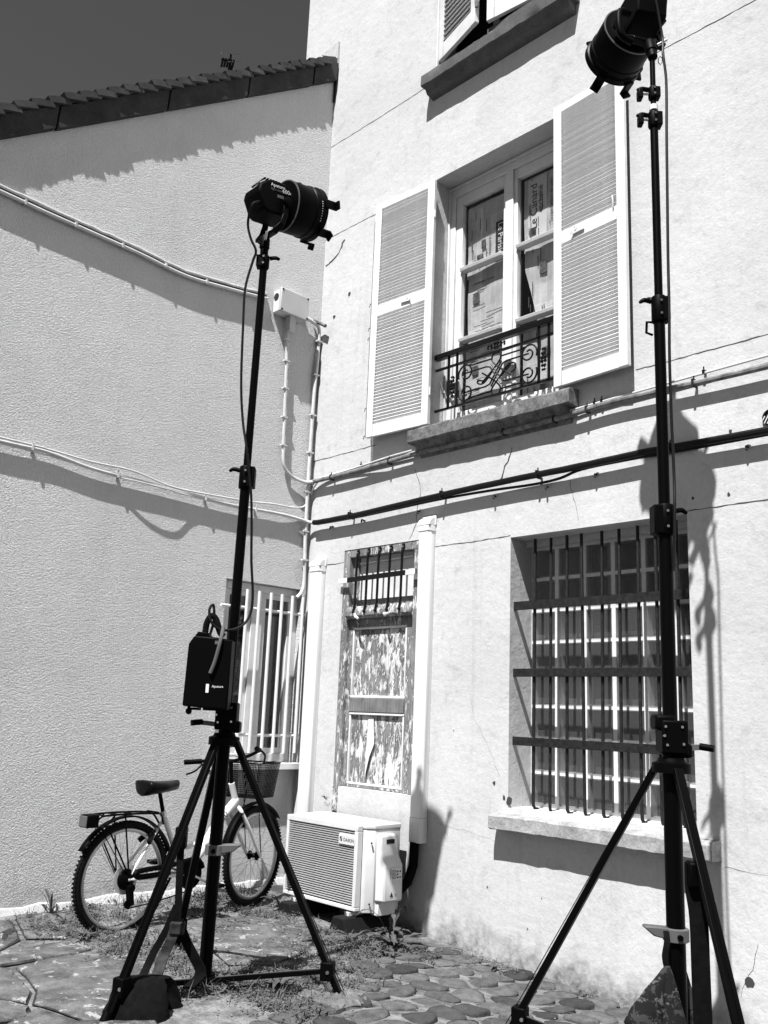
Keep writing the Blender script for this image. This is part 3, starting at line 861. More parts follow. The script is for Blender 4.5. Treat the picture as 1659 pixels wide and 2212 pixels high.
for x in (.615, .732, .85, .968, 1.092):
    m = MB(); m.tube([(x, -.003, 2.463), (x, -.016, 2.445), (x, -.018, 2.40), (x - .003, -.018, 2.07), (x - .003, -.028, 2.02), (x - .003, -.026, 2.0)], .0095, 8).ball((x, -.008, 2.47), .013, 8).ball((x - .003, -.03, 2.012), .013, 8)
    m.build('transom_bar', IRON, DO)
MB().bar((.44, -.033, 2.252), (1.25, -.033, 2.262), .008, .036).build('cross_bar', IRON, DO)
MB().bar((.438, -.0335, 2.2515), (.535, -.0335, 2.253), .010, .037).build('cross_bar_end', OLDPAINT, DO); MB().bar((1.15, -.0335, 2.261), (1.245, -.0335, 2.262), .010, .037).build('cross_bar_end', OLDPAINT, DO)
dy = .03
def dbox(x0, x1, z0, z1, y0, mat, name='door_stile', bev=.003): return MB().box(x0, x1, y0, .085, z0, z1).build(name, mat, DO, bev)
dbox(.5125, .552, .772, 1.9645, dy, PEELF); dbox(1.115, 1.1895, .772, 1.9645, dy, PEELF)
dbox(.5525, 1.1145, 1.905, 1.9645, dy + .003, PEELF, 'door_rail'); dbox(.5525, 1.1145, 1.295, 1.392, dy - .006, WOODD, 'door_rail'); dbox(.5525, 1.1145, .772, .79, dy + .003, PEELF, 'door_rail')
dbox(.5525, 1.1145, 1.275, 1.2945, dy - .002, OLDPAINT, 'door_moulding', .004); dbox(.5525, 1.1145, 1.3925, 1.412, dy - .002, OLDPAINT, 'door_moulding', .004); dbox(.5525, 1.1145, 1.888, 1.9045, dy + .001, OLDPAINT, 'door_moulding', .004); dbox(.5525, 1.1145, .7905, .806, dy + .001, OLDPAINT, 'door_moulding', .004)
for z0, z1 in ((.8065, 1.2745), (1.4125, 1.8875)):
    dbox(.5525, .5665, z0, z1, dy + .001, OLDPAINT, 'door_moulding', .004); dbox(1.1005, 1.1145, z0, z1, dy + .001, OLDPAINT, 'door_moulding', .004)
    for k in range(3):
        a = .567 + .1777 * k + .001; b = .567 + .1777 * (k + 1) - .002
        dbox(a, b, z0, z1, dy + .018 + random.uniform(0, .003), PEEL, 'plank', .0025)
# curled flakes of paint standing off the door
fl = MB()
for k in range(150):
    up = random.random() < .55
    z0, z1 = ((1.43, 1.87) if up else (.83, 1.26))
    x = .56 + .54 * random.random() ** .8; z = random.uniform(z0, z1)
    if random.random() < .25: x, z = random.choice((random.uniform(.515, .55), random.uniform(1.12, 1.185))), random.uniform(.8, 1.9)
    yb = dy + (.017 if .555 < x < 1.112 else -.001)
    w_, h_ = random.uniform(.003, .006), random.uniform(.012, .035)
    cu = random.uniform(.003, .010)
    fl.poly([(x - w_ / 2, yb, z + h_), (x + w_ / 2, yb, z + h_ * random.uniform(.7, 1)), (x + w_ * .5, yb - cu * .5, z + h_ * .4), (x - w_ * .4, yb - cu * .4, z + h_ * .4)])
    fl.poly([(x - w_ * .4, yb - cu * .4, z + h_ * .4), (x + w_ * .5, yb - cu * .5, z + h_ * .4), (x + w_ * .3, yb - cu, z), (x - w_ * .2, yb - cu * .8, z)])
put(fl.build('paint_flakes', FLAKE, DO, smooth=False), kind='stuff')
# the long split sheet of paint on the lower panel
MB().poly([(.745, .044, 1.265), (.80, .044, 1.26), (.83, .030, 1.08), (.79, .026, .99), (.76, .030, .90), (.742, .034, .84), (.735, .044, 1.0)]).build('peeled_sheet', FLAKE, DO)
for p in ([(.62, -.024, 2.0), (.66, -.05, 1.975), (.70, -.055, 1.955)], [(.93, -.02, 1.99), (.965, -.045, 1.975), (.985, -.03, 1.985)]):
    MB().tube(p, [.006, .012, .008], 6).build('splinter', FLAKE, DO)

# ------------------------------------------------------------------ the rendered house on the left (gable wall on x = 0)
HS = thing('stucco_house', 'roughcast gable house with tiled verge and white barred window', 'house', (0, -2.0, 0))
def rz(y): return 6.80 + .7195 * y
m = MB()
wy0, wy1, wz0, wz1, wd = -.745, -.022, .905, 2.218, .11
m.poly([(0, -7, -.5), (0, wy0, -.5), (0, wy0, rz(wy0) + .2), (0, -7, rz(-7) + .2)])
m.poly([(0, wy0, wz1), (0, wy1, wz1), (0, wy1, rz(wy1) + .2), (0, wy0, rz(wy0) + .2)])
m.poly([(0, wy0, -.5), (0, wy1, -.5), (0, wy1, wz0), (0, wy0, wz0)])
m.poly([(0, wy1, -.5), (0, .0, -.5), (0, .0, rz(0) + .2), (0, wy1, rz(wy1) + .2)])
m.poly([(0, wy0, wz0), (0, wy0, wz1), (-wd, wy0, wz1), (-wd, wy0, wz0)][::-1]).poly([(0, wy1, wz0), (0, wy1, wz1), (-wd, wy1, wz1), (-wd, wy1, wz0)])
m.poly([(0, wy0, wz1), (0, wy1, wz1), (-wd, wy1, wz1), (-wd, wy0, wz1)][::-1]).poly([(0, wy0, wz0), (0, wy1, wz0), (-wd, wy1, wz0), (-wd, wy0, wz0)])
m.build('gable_wall', STUCCO, HS, smooth=False)
m = MB().poly([(0, -7, -.5), (0, -7, rz(-7) + .2), (-7, -7, rz(-7) + .2), (-7, -7, -.5)]).poly([(-7, -7, -.5), (-7, -7, rz(-7) + .2), (-7, 0, rz(0) + .2), (-7, 0, -.5)])
m.build('rear_walls', STUCCO, HS, smooth=False)
MB().prism([(.045, -7.3, rz(-7.3) + .19), (.045, -.01, rz(0) + .185), (-7.2, -.01, rz(0) + .185), (-7.2, -7.3, rz(-7.3) + .19)], (0, 0, .05)).build('roof', TILE, HS)
MB().box(-1.2, -.112, -1.6, -.02, .6, 2.6).build('room_shade', DARK, HS)  # black box painted as the shade behind the window
# verge board in lengths with cracked joints
js = [-7.2, -5.6, -4.3, -3.35, -2.42, -1.62, -.93, -.28, -.012]
for a, b in zip(js, js[1:]):
    g_ = .006; e = random.uniform(-.006, .006)
    MB().prism([(.001, a + g_, rz(a + g_) + .005 + e), (.001, b - g_, rz(b - g_) + .005 + e), (.001, b - g_ + .008, rz(b) + .188), (.001, a + g_ + .008, rz(a) + .188)], (.05 + e * .5, 0, 0)).build('verge_board', FASCIA, HS, .004)
# verge tiles, lapped like steps
sl_ = V((0, 1, .7195)).normalized(); nr_ = V((0, -.7195, 1)).normalized()
tm = []
for q in range(4):
    t = MB(); rnd = random.Random(q); n = 5
    for k in range(n + 1):
        s = -.072 + .150 * k / n; bow = .010 * math.sin(math.pi * k / n) + rnd.uniform(-.002, .002)
        wob = .003 * rnd.uniform(-1, 1)
        for xx in (-.16, .078 + wob):
            for hh in (0, .040):
                t.v.append(V((xx, 0, 0)) + sl_ * s + nr_ * (hh + bow * (1.0 if hh else .2) + .043 * (1 - k / n)))
    for k in range(n):
        a = 4 * k; b = a + 4
        for f in ((a, a + 2, b + 2, b), (a + 1, b + 1, b + 3, a + 3), (a + 2, a + 3, b + 3, b + 2), (a, b, b + 1, a + 1)): t.f.append(f)
    t.f.append((0, 1, 3, 2)); t.f.append((4 * n, 4 * n + 2, 4 * n + 3, 4 * n + 1))
    tm.append(t.mesh('verge_tile', TILE, angle=50))
k = 0; y = -6.9
while y < -.06:
    p = V((random.uniform(-.006, .006), y, rz(y) + .165 + random.uniform(-.006, .006)))
    link('verge_tile', random.choice(tm), HS, p, (random.uniform(-.05, .05), random.uniform(-.015, .015), random.uniform(-.03, .03)))
    y += .1015 * random.uniform(.93, 1.07)
MB().prism([(-.20, -.001, 7.19), (.045, -.001, 7.20), (.046, -.001, 6.93), (.03, -.001, 6.93), (.02, -.001, 7.05)], (0, -.02, 0)).build('flashing', MORTAR, HS)
MB().box(.0005, .03, -.012, -.0005, 6.6, 6.99).build('flashing_strip', FASCIA, HS)
# window of the house
WF = MB().box(-.105, -.06, wy0 + .001, wy0 + .05, wz0 + .002, wz1 - .002).box(-.105, -.06, wy1 - .05, wy1 - .001, wz0 + .002, wz1 - .002).box(-.105, -.06, wy0 + .05, wy1 - .05, wz1 - .06, wz1 - .002).box(-.105, -.06, wy0 + .05, wy1 - .05, wz0 + .002, wz0 + .06)
WF = WF.build('casement_window', PAINT, HS, .003)
MB().box(-.10, -.055, -.46, -.36, wz0 + .0605, wz1 - .0605).build('meeting_stile', PAINT, WF, .003)
for a, b in ((-.6945, -.4605), (-.3595, -.0725)):
    MB().box(-.095, -.066, a, a + .035, wz0 + .061, wz1 - .061).box(-.095, -.066, b - .035, b, wz0 + .061, wz1 - .061).box(-.095, -.066, a + .035, b - .035, wz0 + .061, wz0 + .10).box(-.095, -.066, a + .035, b - .035, wz1 - .10, wz1 - .061).build('sash', PAINT, WF, .002)
    MB().box(-.084, -.081, a + .035, b - .035, wz0 + .10, wz1 - .10).build('pane', GLASS, WF)
MB().box(-.0002, .075, -.78, -.002, .855, .9035).build('window_sill', PAINT, HS, .005)
GA = MB().cyl((.035, -.80, 2.015), (.035, -.01, 2.018), .011, n=10).build('window_grille', WPVC, HS)
MB().cyl((.035, -.76, 1.10), (.035, -.01, 1.10), .011, n=10).build('rail', WPVC, GA)
bar = MB().cyl((0, 0, -.585), (0, 0, .59), .0125, n=10).mesh('bar', WPVC)
for y in (-.70, -.59, -.48, -.37, -.268, -.166, -.062): link('bar', bar, GA, (.058, y, 1.56))

sk_ = MB(); P_ = []
for k in range(46):
    y = -5 + 4.98 * k / 45; e = random.uniform(-.012, .012); z_ = g(.05, y)
    P_.append((V((.001, y, z_ + .045 + e)), V((.018 + e * .4, y, z_ + .04 + e)), V((.045 + e, y, z_ - .02))))
for p in P_: sk_.v += list(p)
for k in range(45):
    for q in range(2): sk_.f.append((3 * k + q, 3 * k + q + 1, 3 * k + 4 + q, 3 * k + 3 + q))
sk_.build('wall_foot', MORTAR, HS, angle=20)
# television aerial up on the roof
AN = thing('roof_aerial', 'small television aerial standing above the verge tiles', 'aerial', (-1.2, -.40, rz(-.4) + .23))
MB().cyl((-1.2, -.395, rz(-.4) + .2), (-1.2, -.36, 7.55), .010, n=8).build('mast', BLK, AN)
MB().cyl((-1.2, -.46, 7.44), (-1.2, -.35, 7.47), .009, n=8).build('boom', BLK, AN)
for a, b in (((-1.19, -.475, 7.50), (-1.21, -.235, 7.625)), ((-1.19, -.40, 7.44), (-1.21, -.23, 7.545))):
    MB().cyl(a, b, .006, n=6).build('element', CHROME, AN)
for k in range(5):
    y = -.455 + .03 * k; MB().bar((-1.2, y, 7.36 + .015 * k), (-1.2, y + .012, 7.46 + .012 * k), .02, .014, (0, 1, 0)).build('dipole', BLK, AN)
MB().box(-1.22, -1.18, -.37, -.34, 7.33, 7.42).build('amplifier_box', BLK, AN)
# ------------------------------------------------------------------ conduits, cables and boxes on the walls
def run(name, label, cat, pts, r, mat, clips=(), clipmat=None, k=5, n=9, group=None, axis='B', wig=0):
    P = catmull(pts, k)
    if wig: P = [p + V((0, 0, random.uniform(-wig, wig))) for p in P]
    root = thing(name, label, cat, P[0], group)
    MB().tube(P, r, n).build('pipe', mat, root)
    for q in clips:
        q = V(q); m = MB()
        if axis == 'B': m.obox(q, (.007, 0, 0), (0, r + .006, 0), (0, 0, r + .004)).cyl(q + V((0, -.004, r)), q + V((.004, -.012, r + .022)), .004, n=6)
        elif axis == 'V': m.obox(q, (r + .004, 0, 0), (0, r + .014, 0), (0, 0, .006))
        else: m.obox(q, (r + .006, 0, 0), (0, .007, 0), (0, 0, r + .004)).cyl(q + V((.0, 0, r)), q + V((.014, 0, r + .02)), .004, n=6)
        m.build('clip', clipmat or mat, root)
    return root
# facade: painted pipe, a thin cable above it and the black cable bundle
run('conduit_pipe', 'flaking light pipe running along the facade under the shuttered window', 'pipe', [(.0, -.045, 3.085), (.52, -.045, 3.085), (1.21, -.045, 3.108), (1.65, -.045, 3.108), (2.42, -.045, 3.115), (2.82, -.045, 3.135), (3.2, -.045, 3.13), (3.76, -.045, 3.122), (5, -.045, 3.13), (8.8, -.045, 3.13)], .017, OLDPIPE,
    [(.3, -.04, 3.083), (.95, -.04, 3.098), (2.02, -.04, 3.112), (2.42, -.04, 3.115), (2.66, -.04, 3.127), (3.35, -.04, 3.13), (4.1, -.04, 3.126)], RUST)
run('thin_cable', 'thin pale cable clipped just above the flaking facade pipe', 'cable', [(.05, -.03, 3.06), (.12, -.03, 3.10), (.3, -.022, 3.118), (.6, -.02, 3.125), (1.01, -.03, 3.145), (1.7, -.03, 3.15), (2.4, -.03, 3.15), (2.75, -.022, 3.163), (3.2, -.022, 3.176), (3.75, -.022, 3.19), (5, -.022, 3.22), (8.8, -.022, 3.24)], .007, PIPE,
    [(.62, -.02, 3.13), (2.7, -.02, 3.165), (2.75, -.02, 3.168), (3.4, -.02, 3.188)], CABLE)
run('thin_cable', 'second thin cable dipping under the facade pipe near the corner', 'cable', [(.03, -.02, 2.98), (.07, -.035, 3.03), (.18, -.03, 3.10), (.45, -.025, 3.117), (.9, -.05, 3.13)], .006, PIPE)
b2 = [(.12, -.05, 2.742), (.3, -.05, 2.737), (.75, -.05, 2.742), (1.45, -.05, 2.765), (2.06, -.05, 2.777), (2.59, -.05, 2.78), (3.05, -.05, 2.788), (3.74, -.05, 2.777), (5, -.05, 2.78), (8.8, -.05, 2.78)]
run('cable_bundle', 'thick black cable bundle crossing the facade above the blocked door', 'cable', b2, .021, CABLE, [(.55, -.045, 2.742), (1.49, -.045, 2.768), (2.3, -.045, 2.778), (3.2, -.045, 2.785)], CABLE, wig=.0015)
run('black_cable', 'slack black cable sagging behind the thick bundle', 'cable', [(.14, -.03, 2.73), (.6, -.03, 2.727), (1.0, -.03, 2.735), (1.45, -.03, 2.745), (1.9, -.03, 2.74), (2.25, -.028, 2.728), (2.45, -.03, 2.735), (2.62, -.032, 2.765), (3.0, -.03, 2.77), (3.74, -.03, 2.762), (8.8, -.03, 2.765)], .009, CABLE)
for x, z, lab in ((.30, 2.69, 'left of the blocked door'), (.66, 2.70, 'above the blocked door frame'), (1.245, 2.69, 'beside the top of the tall line cover'), (1.93, 2.70, 'under the cracked plaster'), (2.345, 2.70, 'above the glass brick window'), (2.70, 2.72, 'near the lamp shadow'), (3.62, 2.72, 'at the right end of the facade')):
    rt = thing('wall_peg', 'small iron peg under the black cable bundle, ' + lab, 'peg', (x, 0, z))
    MB().tube([(x, .0, z), (x, -.03, z), (x + .004, -.035, z - .02)], .007, 6).build('shank', RUST, rt)
    MB().ball((x, -.004, z + .004), .015, 8, (1, .4, 1)).build('plug', MORTAR, rt)
# anchor disc at the right edge
rt = thing('wall_grille', 'small round perforated vent at the right edge of the facade', 'vent', (3.748, 0, 2.858))
MB().lathe((3.748, 0, 2.858), (0, -1, 0), [(0, .046), (.012, .046), (.014, .040), (.005, .038)], 20).build('rim', RUST, rt)
for k in range(-2, 3):
    h = math.sqrt(max(0, .038 ** 2 - (k * .018) ** 2))
    MB().bar((3.748 + k * .018 - h * .5, -.012, 2.858 - h * .85), (3.748 + k * .018 + h * .5, -.012, 2.858 + h * .85), .004, .005).build('lattice', OLDPAINT, rt)

# left wall: upper moulding, lower cables
c1 = [(.03, -3.6, 4.50), (.03, -2.73, 4.468), (.03, -2.42, 4.452), (.03, -2.08, 4.442), (.03, -1.72, 4.43), (.03, -1.33, 4.405), (.03, -.92, 4.445), (.03, -.585, 4.488)]
run('conduit_pipe', 'white pipe descending the stucco wall to the junction box', 'pipe', [(.03, -6, 4.52)] + c1, .013, PIPE, [(.028, y, z) for y, z in ((-2.55, 4.46), (-2.2, 4.446), (-1.85, 4.435), (-1.5, 4.418), (-1.15, 4.42), (-.8, 4.46))], MORTAR, axis='A')
run('mortar_ridge', 'rough mortar ridge just above the upper pipe on the stucco wall', 'ridge', [(.012, p[1], p[2] + .043) for p in c1], .016, MORTAR, axis='A', wig=.004)
run('black_cable', 'dark cable tucked between upper pipe and mortar ridge', 'cable', [(.02, p[1], p[2] + .024) for p in c1], .006, CABLE, axis='A', wig=.002)
run('conduit_pipe', 'white pipe crossing the stucco wall towards the corner', 'pipe', [(.024, -6, 2.88), (.024, -3.4, 2.87), (.024, -2.51, 2.845), (.024, -2.21, 2.845), (.024, -1.885, 2.802), (.024, -1.54, 2.79), (.024, -1.165, 2.776), (.024, -.765, 2.764), (.024, -.335, 2.776), (.035, -.10, 2.765), (.075, -.05, 2.75), (.14, -.045, 2.74)], .0125, PIPE, [(.022, y, z) for y, z in ((-2.3, 2.847), (-1.7, 2.795), (-1.0, 2.77), (-.55, 2.768))], PIPE, axis='A')
run('thin_cable', 'thin white cable draped over the lower stucco wall pipe', 'cable', [(.03, -6, 2.89), (.028, -2.6, 2.868), (.028, -2.2, 2.862), (.03, -1.9, 2.845), (.04, -1.6, 2.845), (.03, -1.3, 2.80), (.035, -1.0, 2.80), (.03, -.6, 2.82), (.03, -.4, 2.84), (.025, -.2, 2.85), (.02, -.09, 2.875), (.03, -.05, 2.92)], .0065, PIPE, axis='A')
run('thin_cable', 'loose cable bowed away from the stucco wall under the pipe', 'cable', [(.028, -2.5, 2.83), (.02, -2.1, 2.82), (.024, -1.75, 2.785), (.05, -1.55, 2.776), (.055, -1.35, 2.768), (.03, -1.12, 2.762), (.022, -.7, 2.75)], .005, PIPE, axis='A')
# junction box and the two down pipes in the corner
JB = thing('junction_box', 'white plastic junction box high on the stucco wall beside the corner', 'junction box', (.06, -.37, 4.38))
MB().box(.002, .085, -.505, -.235, 4.40, 4.585).build('box', WPVC, JB, .006)
MB().box(.0855, .118, -.512, -.228, 4.392, 4.592).build('lid', GPVC, JB, .006)
for y in (-.498, -.242):
    for z in (4.406, 4.578): MB().cyl((.118, y, z), (.121, y, z), .009, n=8).build('screw', INK, JB)
MB().lathe((.045, -.5055, 4.53), (0, -1, 0), [(0, .03), (.004, .03), (.004, .022)], 16).build('grommet', INK, JB)
m = MB().prism([(.03, -.395, 4.399), (.095, -.395, 4.399), (.075, -.38, 4.27), (.04, -.38, 4.27)], (0, .06, 0)); m.build('cone_entry', GPVC, JB, .003)
run('conduit_pipe', 'pale vertical pipe below the junction box bending into the corner', 'pipe', [(.03, -.362, 4.36), (.03, -.362, 4.2), (.028, -.35, 3.95), (.028, -.335, 3.5), (.028, -.325, 3.25), (.028, -.30, 3.15), (.03, -.22, 3.095), (.035, -.12, 3.075), (.06, -.06, 3.078), (.12, -.045, 3.085)], .0125, PIPE, [(.026, -.36, 4.21), (.026, -.352, 4.03), (.026, -.346, 3.8), (.026, -.338, 3.56), (.026, -.326, 3.33)], PIPE, axis='V')
run('conduit_pipe', 'pale vertical pipe running down the inside corner of the walls', 'pipe', [(.03, -.225, 4.46), (.035, -.13, 4.45), (.03, -.045, 4.42), (.025, -.03, 4.33), (.028, -.036, 4.1), (.028, -.05, 3.85), (.028, -.055, 3.5), (.03, -.06, 3.0), (.03, -.055, 2.6), (.03, -.04, 2.3), (.032, -.06, 2.2), (.035, -.11, 2.145)], .0135, PIPE, [(.028, -.034, 4.3), (.028, -.045, 4.0), (.028, -.052, 3.65), (.028, -.056, 3.33), (.028, -.058, 3.0), (.028, -.056, 2.68), (.028, -.05, 2.45)], PIPE, axis='V')
run('cut_pipe', 'broken stub of pipe sticking out from the facade near the junction box', 'pipe stub', [(.02, -.10, 4.47), (.06, -.06, 4.45), (.13, -.055, 4.405)], .016, OLDPIPE)
run('thin_cable', 'thin wire hanging from the junction box into the corner', 'cable', [(.02, -.22, 4.43), (.03, -.16, 4.47), (.03, -.10, 4.45), (.03, -.08, 4.43)], .008, PIPE)

# air conditioner line covers
def cover(x0, x1, ztop, zbot, label, foot):
    r = thing('line_cover', label, 'cable duct', ((x0 + x1) / 2, 0, zbot), 'white line covers on the facade')
    m = MB(); w = x1 - x0
    prof = lambda z, s=0: [(x0 - s, -.001, z), (x0 - s, -.045, z), (x0 + .012 - s, -.062 - s, z), (x1 - .012 + s, -.062 - s, z), (x1 + s, -.045, z), (x1 + s, -.001, z)]
    MB().prism(prof(zbot), (0, 0, ztop - zbot)).build('duct', WPVC, r, .002)
    m = MB().prism(prof(ztop - .03, .004), (0, 0, .04)); m.build('joint_collar', WPVC, r, .002)
    pts = []; e = MB()
    rows = []
    for k in range(7):
        a = math.radians(90 * k / 6); zz = ztop + .0105 + .06 * math.sin(a); yy = -.066 * math.cos(a) * 1.0 - .002
        rows.append((zz, yy))
    for s, xx in ((0, x0 - .004), (1, x1 + .004)):
        pass
    poly = [(x0 - .004, -.001, ztop + .0105)] + [(x0 - .004, y, z) for z, y in rows]
    e.prism(poly, (w + .008, 0, 0)); e.build('elbow_cap', WPVC, r, .003)
    MB().box(x0 - .01, x1 + .012, -.012, -.0012, ztop + .012, ztop + .085).build('wall_flange', WPVC, r, .004)
    if foot: MB().prism(prof(foot[0], .003), (0, 0, foot[1] - foot[0])).build('lower_sleeve', WPVC, r, .002)
    return r
cover(1.283, 1.392, 2.56, .64, 'tall white line cover beside the blocked door', (.488, .6395))
cover(.112, .238, 2.375, .36, 'shorter white line cover close to the inside corner', None)

# ------------------------------------------------------------------ air conditioner
AC = thing('air_conditioner', 'white outdoor air conditioner unit standing before the blocked door', 'air conditioner', (.9, -.24, .07))
ax0, ax1, ay0, ay1, az0, az1 = .50, 1.245, -.372, -.095, .075, .60
pf = [(ax0, ay1), (ax1, ay1), (ax1, ay0 + .055), (ax1 - .035, ay0 + .01), (ax1 - .07, ay0), (ax0, ay0)]
MB().prism([(x, y, az0) for x, y in pf], (0, 0, az1 - az0 - .03)).build('casing', ACW, AC, .004)
MB().prism([(x + (.004 if x > .9 else -.004), y + (-.004 if y < -.2 else .004), az1 - .0295) for x, y in pf], (0, 0, .03)).build('top_panel', ACW, AC, .006)
GX0, GX1, gy = .47, 1.19, -.42
MB().box(GX0 + .03, GX1 - .03, -.385, -.373, .11, .585).build('fan_opening', ACD, AC)
fr = MB().box(GX0, GX1, gy, -.374, .557, .592).box(GX0, GX1, gy, -.374, .085, .108).box(GX0, GX0 + .022, gy, -.374, .1081, .5569).box(GX1 - .03, GX1, gy, -.374, .1081, .5569)
GRI = fr.build('front_grille', ACW, AC, .004)
lou = MB().prism([(0, .0, -.0032), (0, -.002, .0032), (0, .016, .0032), (0, .016, -.001)], (GX1 - GX0 - .053, 0, 0)).mesh('louvre', ACW)
for k in range(31): link('louvre', lou, GRI, (GX0 + .0225, gy + .008, .121 + k * .01415))
for k in range(6): MB().box(GX0 + .1 + k * .105, GX0 + .105 + k * .105, gy + .036, gy + .042, .1085, .5565).build('grille_rib', ACW, GRI)
MB().box(1.015, 1.165, gy - .004, gy + .02, .468, .528).build('badge', ACW, GRI, .002)
textmesh('DAIKIN', .030, 'lettering', INK, AC, frame((1.112, gy - .0048, .487), (1, 0, 0), (0, 0, 1)))
MB().poly([(1.028, gy - .0046, .486), (1.046, gy - .0046, .513), (1.028, gy - .0046, .513)]).poly([(1.034, gy - .0046, .4855), (1.05, gy - .0046, .511), (1.0505, gy - .0046, .4855)]).build('emblem', INK, AC)
# side service cover
sc = [(ax1 + .001, -.30), (ax1 + .001, -.12)]
MB().prism([(ax1 + .001, -.315, .14), (ax1 + .001, -.315, .545), (ax1 + .035, -.305, .54), (ax1 + .04, -.305, .47), (ax1 + .045, -.305, .42), (ax1 + .085, -.305, .36), (ax1 + .09, -.305, .145)], (0, .16, 0)).build('service_cover', ACW, AC, .014)
MB().box(ax1 + .036, ax1 + .0405, -.255, -.185, .485, .512).build('handle_recess', ACD, AC)
MB().box(ax1 + .0905, ax1 + .092, -.255, -.165, .275, .345).build('rating_label', PRINT, AC)
for k in range(7): MB().box(ax1 + .0922, ax1 + .0928, -.25, -.215 + .003 * (k % 3), .283 + k * .008, .287 + k * .008).build('label_print', GREYP, AC)
for y, z in ((-.20, .325), (-.178, .325), (-.20, .308), (-.20, .29), (-.178, .29)): MB().box(ax1 + .0922, ax1 + .0928, y - .006, y + .006, z - .005, z + .005).build('label_print', INK, AC)
MB().poly([(ax1 + .0915, -.262, .178), (ax1 + .0915, -.232, .178), (ax1 + .0915, -.247, .208)]).build('warning_triangle', INK, AC)
textmesh('A2L', .013, 'lettering', GREYP, AC, frame((ax1 + .0915, -.212, .185), (0, 1, 0), (0, 0, 1)))
MB().box(ax1 - .03, ax1 + .03, -.30, -.15, .06, .1385).build('valve_cover', ACW, AC, .004)
for p in ((ax1 - .008, ay0 + .032, .49), (ax1 - .008, ay0 + .032, .13)): MB().cyl(p, V(p) + V((.012, -.012, 0)), .006, n=8).build('screw', INK, AC)
for x in (.60, 1.13):
    MB().box(x - .02, x + .02, -.43, -.06, .055, .0745).build('foot_rail', ACW, AC)
for x, lab in ((.60, 'black rubber foot block under the left end of the air conditioner'), (1.13, 'black rubber foot block under the right end of the air conditioner')):
    b = thing('rubber_foot', lab, 'foot block', (x, -.28, g(x, -.3)), 'foot blocks under the air conditioner')
    zb = g(x, -.4) - .01
    MB().prism([(x - .085, -.50, zb), (x + .085, -.50, zb), (x + .055, -.50, .04), (x + .05, -.50, .0535), (x - .05, -.50, .0535), (x - .055, -.50, .04)], (0, .42, 0)).build('block', RUBBER, b, .008)
    MB().cyl((x, -.44, .054), (x, -.44, .08), .006, n=8).build('bolt', CHROME, b)
# drain and supply pipes left of the unit
SB = thing('pipe_box', 'small white pipe box at the left end of the air conditioner', 'pipe box', (.42, -.2, .45))
MB().box(.36, .46, -.30, -.16, .50, .56).build('box', WPVC, SB, .006)
pts = catmull([(.40, -.22, .50), (.395, -.22, .42), (.39, -.215, .3), (.40, -.2, .15)], 8)
m = MB(); m.tube(pts, [.016 if i % 2 else .020 for i in range(len(pts))], 10); m.build('corrugated_hose', WPVC, SB)
MB().tube([(1.33, -.05, .49), (1.33, -.055, .35), (1.31, -.08, .25), (1.28, -.12, .2)], .03, 10).build('insulated_pipe', BLKF, AC)
# ------------------------------------------------------------------ bicycle by the stucco wall
BH = V((.50, -1.645, 0)); BU = V((-.124, .992, 0)); BN = V((.992, .124, 0))
LEAN = .0
def Bp(u, z, v=0): return BH + BU * u + BN * v + V((0, 0, z))
BK = thing('bicycle', 'white city bicycle with black saddle, rack and front basket leaning by the stucco wall', 'bicycle', BH + V((0, 0, g(.5, -1.645))))
HR = Bp(0, .285); HF = V((.372, -.612, .325))
WU = V((math.cos(math.radians(109)), math.sin(math.radians(109)), 0)); WN = V((WU.y, -WU.x, 0))
def wheel(h, du, dn, R, label):
    w_ = MB(); n = 56
    pts = [h + du * (R * math.cos(2 * math.pi * k / n)) + V((0, 0, R * math.sin(2 * math.pi * k / n))) for k in range(n)]
    rim = MB().tube([h + (p - h) * .895 for p in pts], .0125, 8, closed=True).build('wheel', ALU, BK); rim['label'] = label
    MB().tube(pts, .0205, 10, closed=True).build('tyre', TYRE, rim)
    kn = MB()
    for k in range(84):
        a = 2 * math.pi * k / 84; d = du * math.cos(a) + V((0, 0, math.sin(a))); t = V((0, 0, math.cos(a))) - du * math.sin(a)
        for s in (-1, 1):
            kn.obox(h + d * (R + .0175) + dn * (.012 * s) + t * (.004 * s), d * .0035, dn * .006, t * .006)
    put(kn.build('tread', TYRE, rim), kind='stuff')
    sp = MB()
    for k in range(32):
        a = 2 * math.pi * k / 32; b = a + (.5 if k % 4 < 2 else -.5); s = 1 if k % 2 else -1
        p = h + (du * math.cos(a) + V((0, 0, math.sin(a)))) * (R * .88); q = h + (du * math.cos(b) + V((0, 0, math.sin(b)))) * .028 + dn * (.03 * s)
        c = MB().tube([q, p], .0011, 4).build('spoke', CHROME, rim)
    MB().lathe(h - dn * .05, dn, [(0, .012), (.015, .012), (.018, .03), (.022, .03), (.025, .016), (.075, .016), (.078, .03), (.082, .03), (.085, .012), (.10, .012)], 14).build('hub', BLKP, rim)
    return rim
RW = .303
wheel(HR, BU, BN, RW, 'rear bicycle wheel'); wheel(HF, WU, WN, RW - .004, 'front bicycle wheel, turned slightly')
BB = Bp(.475, .265); ST = Bp(.26, .63); HD1 = Bp(.80, .80); HD0 = Bp(.855, .665)
FR = MB()
FR.tube([HD0 + V((0, 0, .03)), Bp(.70, .55), Bp(.58, .385), Bp(.50, .30), BB], [.026, .030, .030, .030, .028], 12)
FR.tube(catmull([Bp(.56, .44), Bp(.47, .425), Bp(.36, .415)], 4), .014, 10)
FR.tube([BB, Bp(.40, .36), ST, ST + (ST - BB).normalized() * .02], .016, 12)
FR.tube([HD1, HD0], .021, 12)
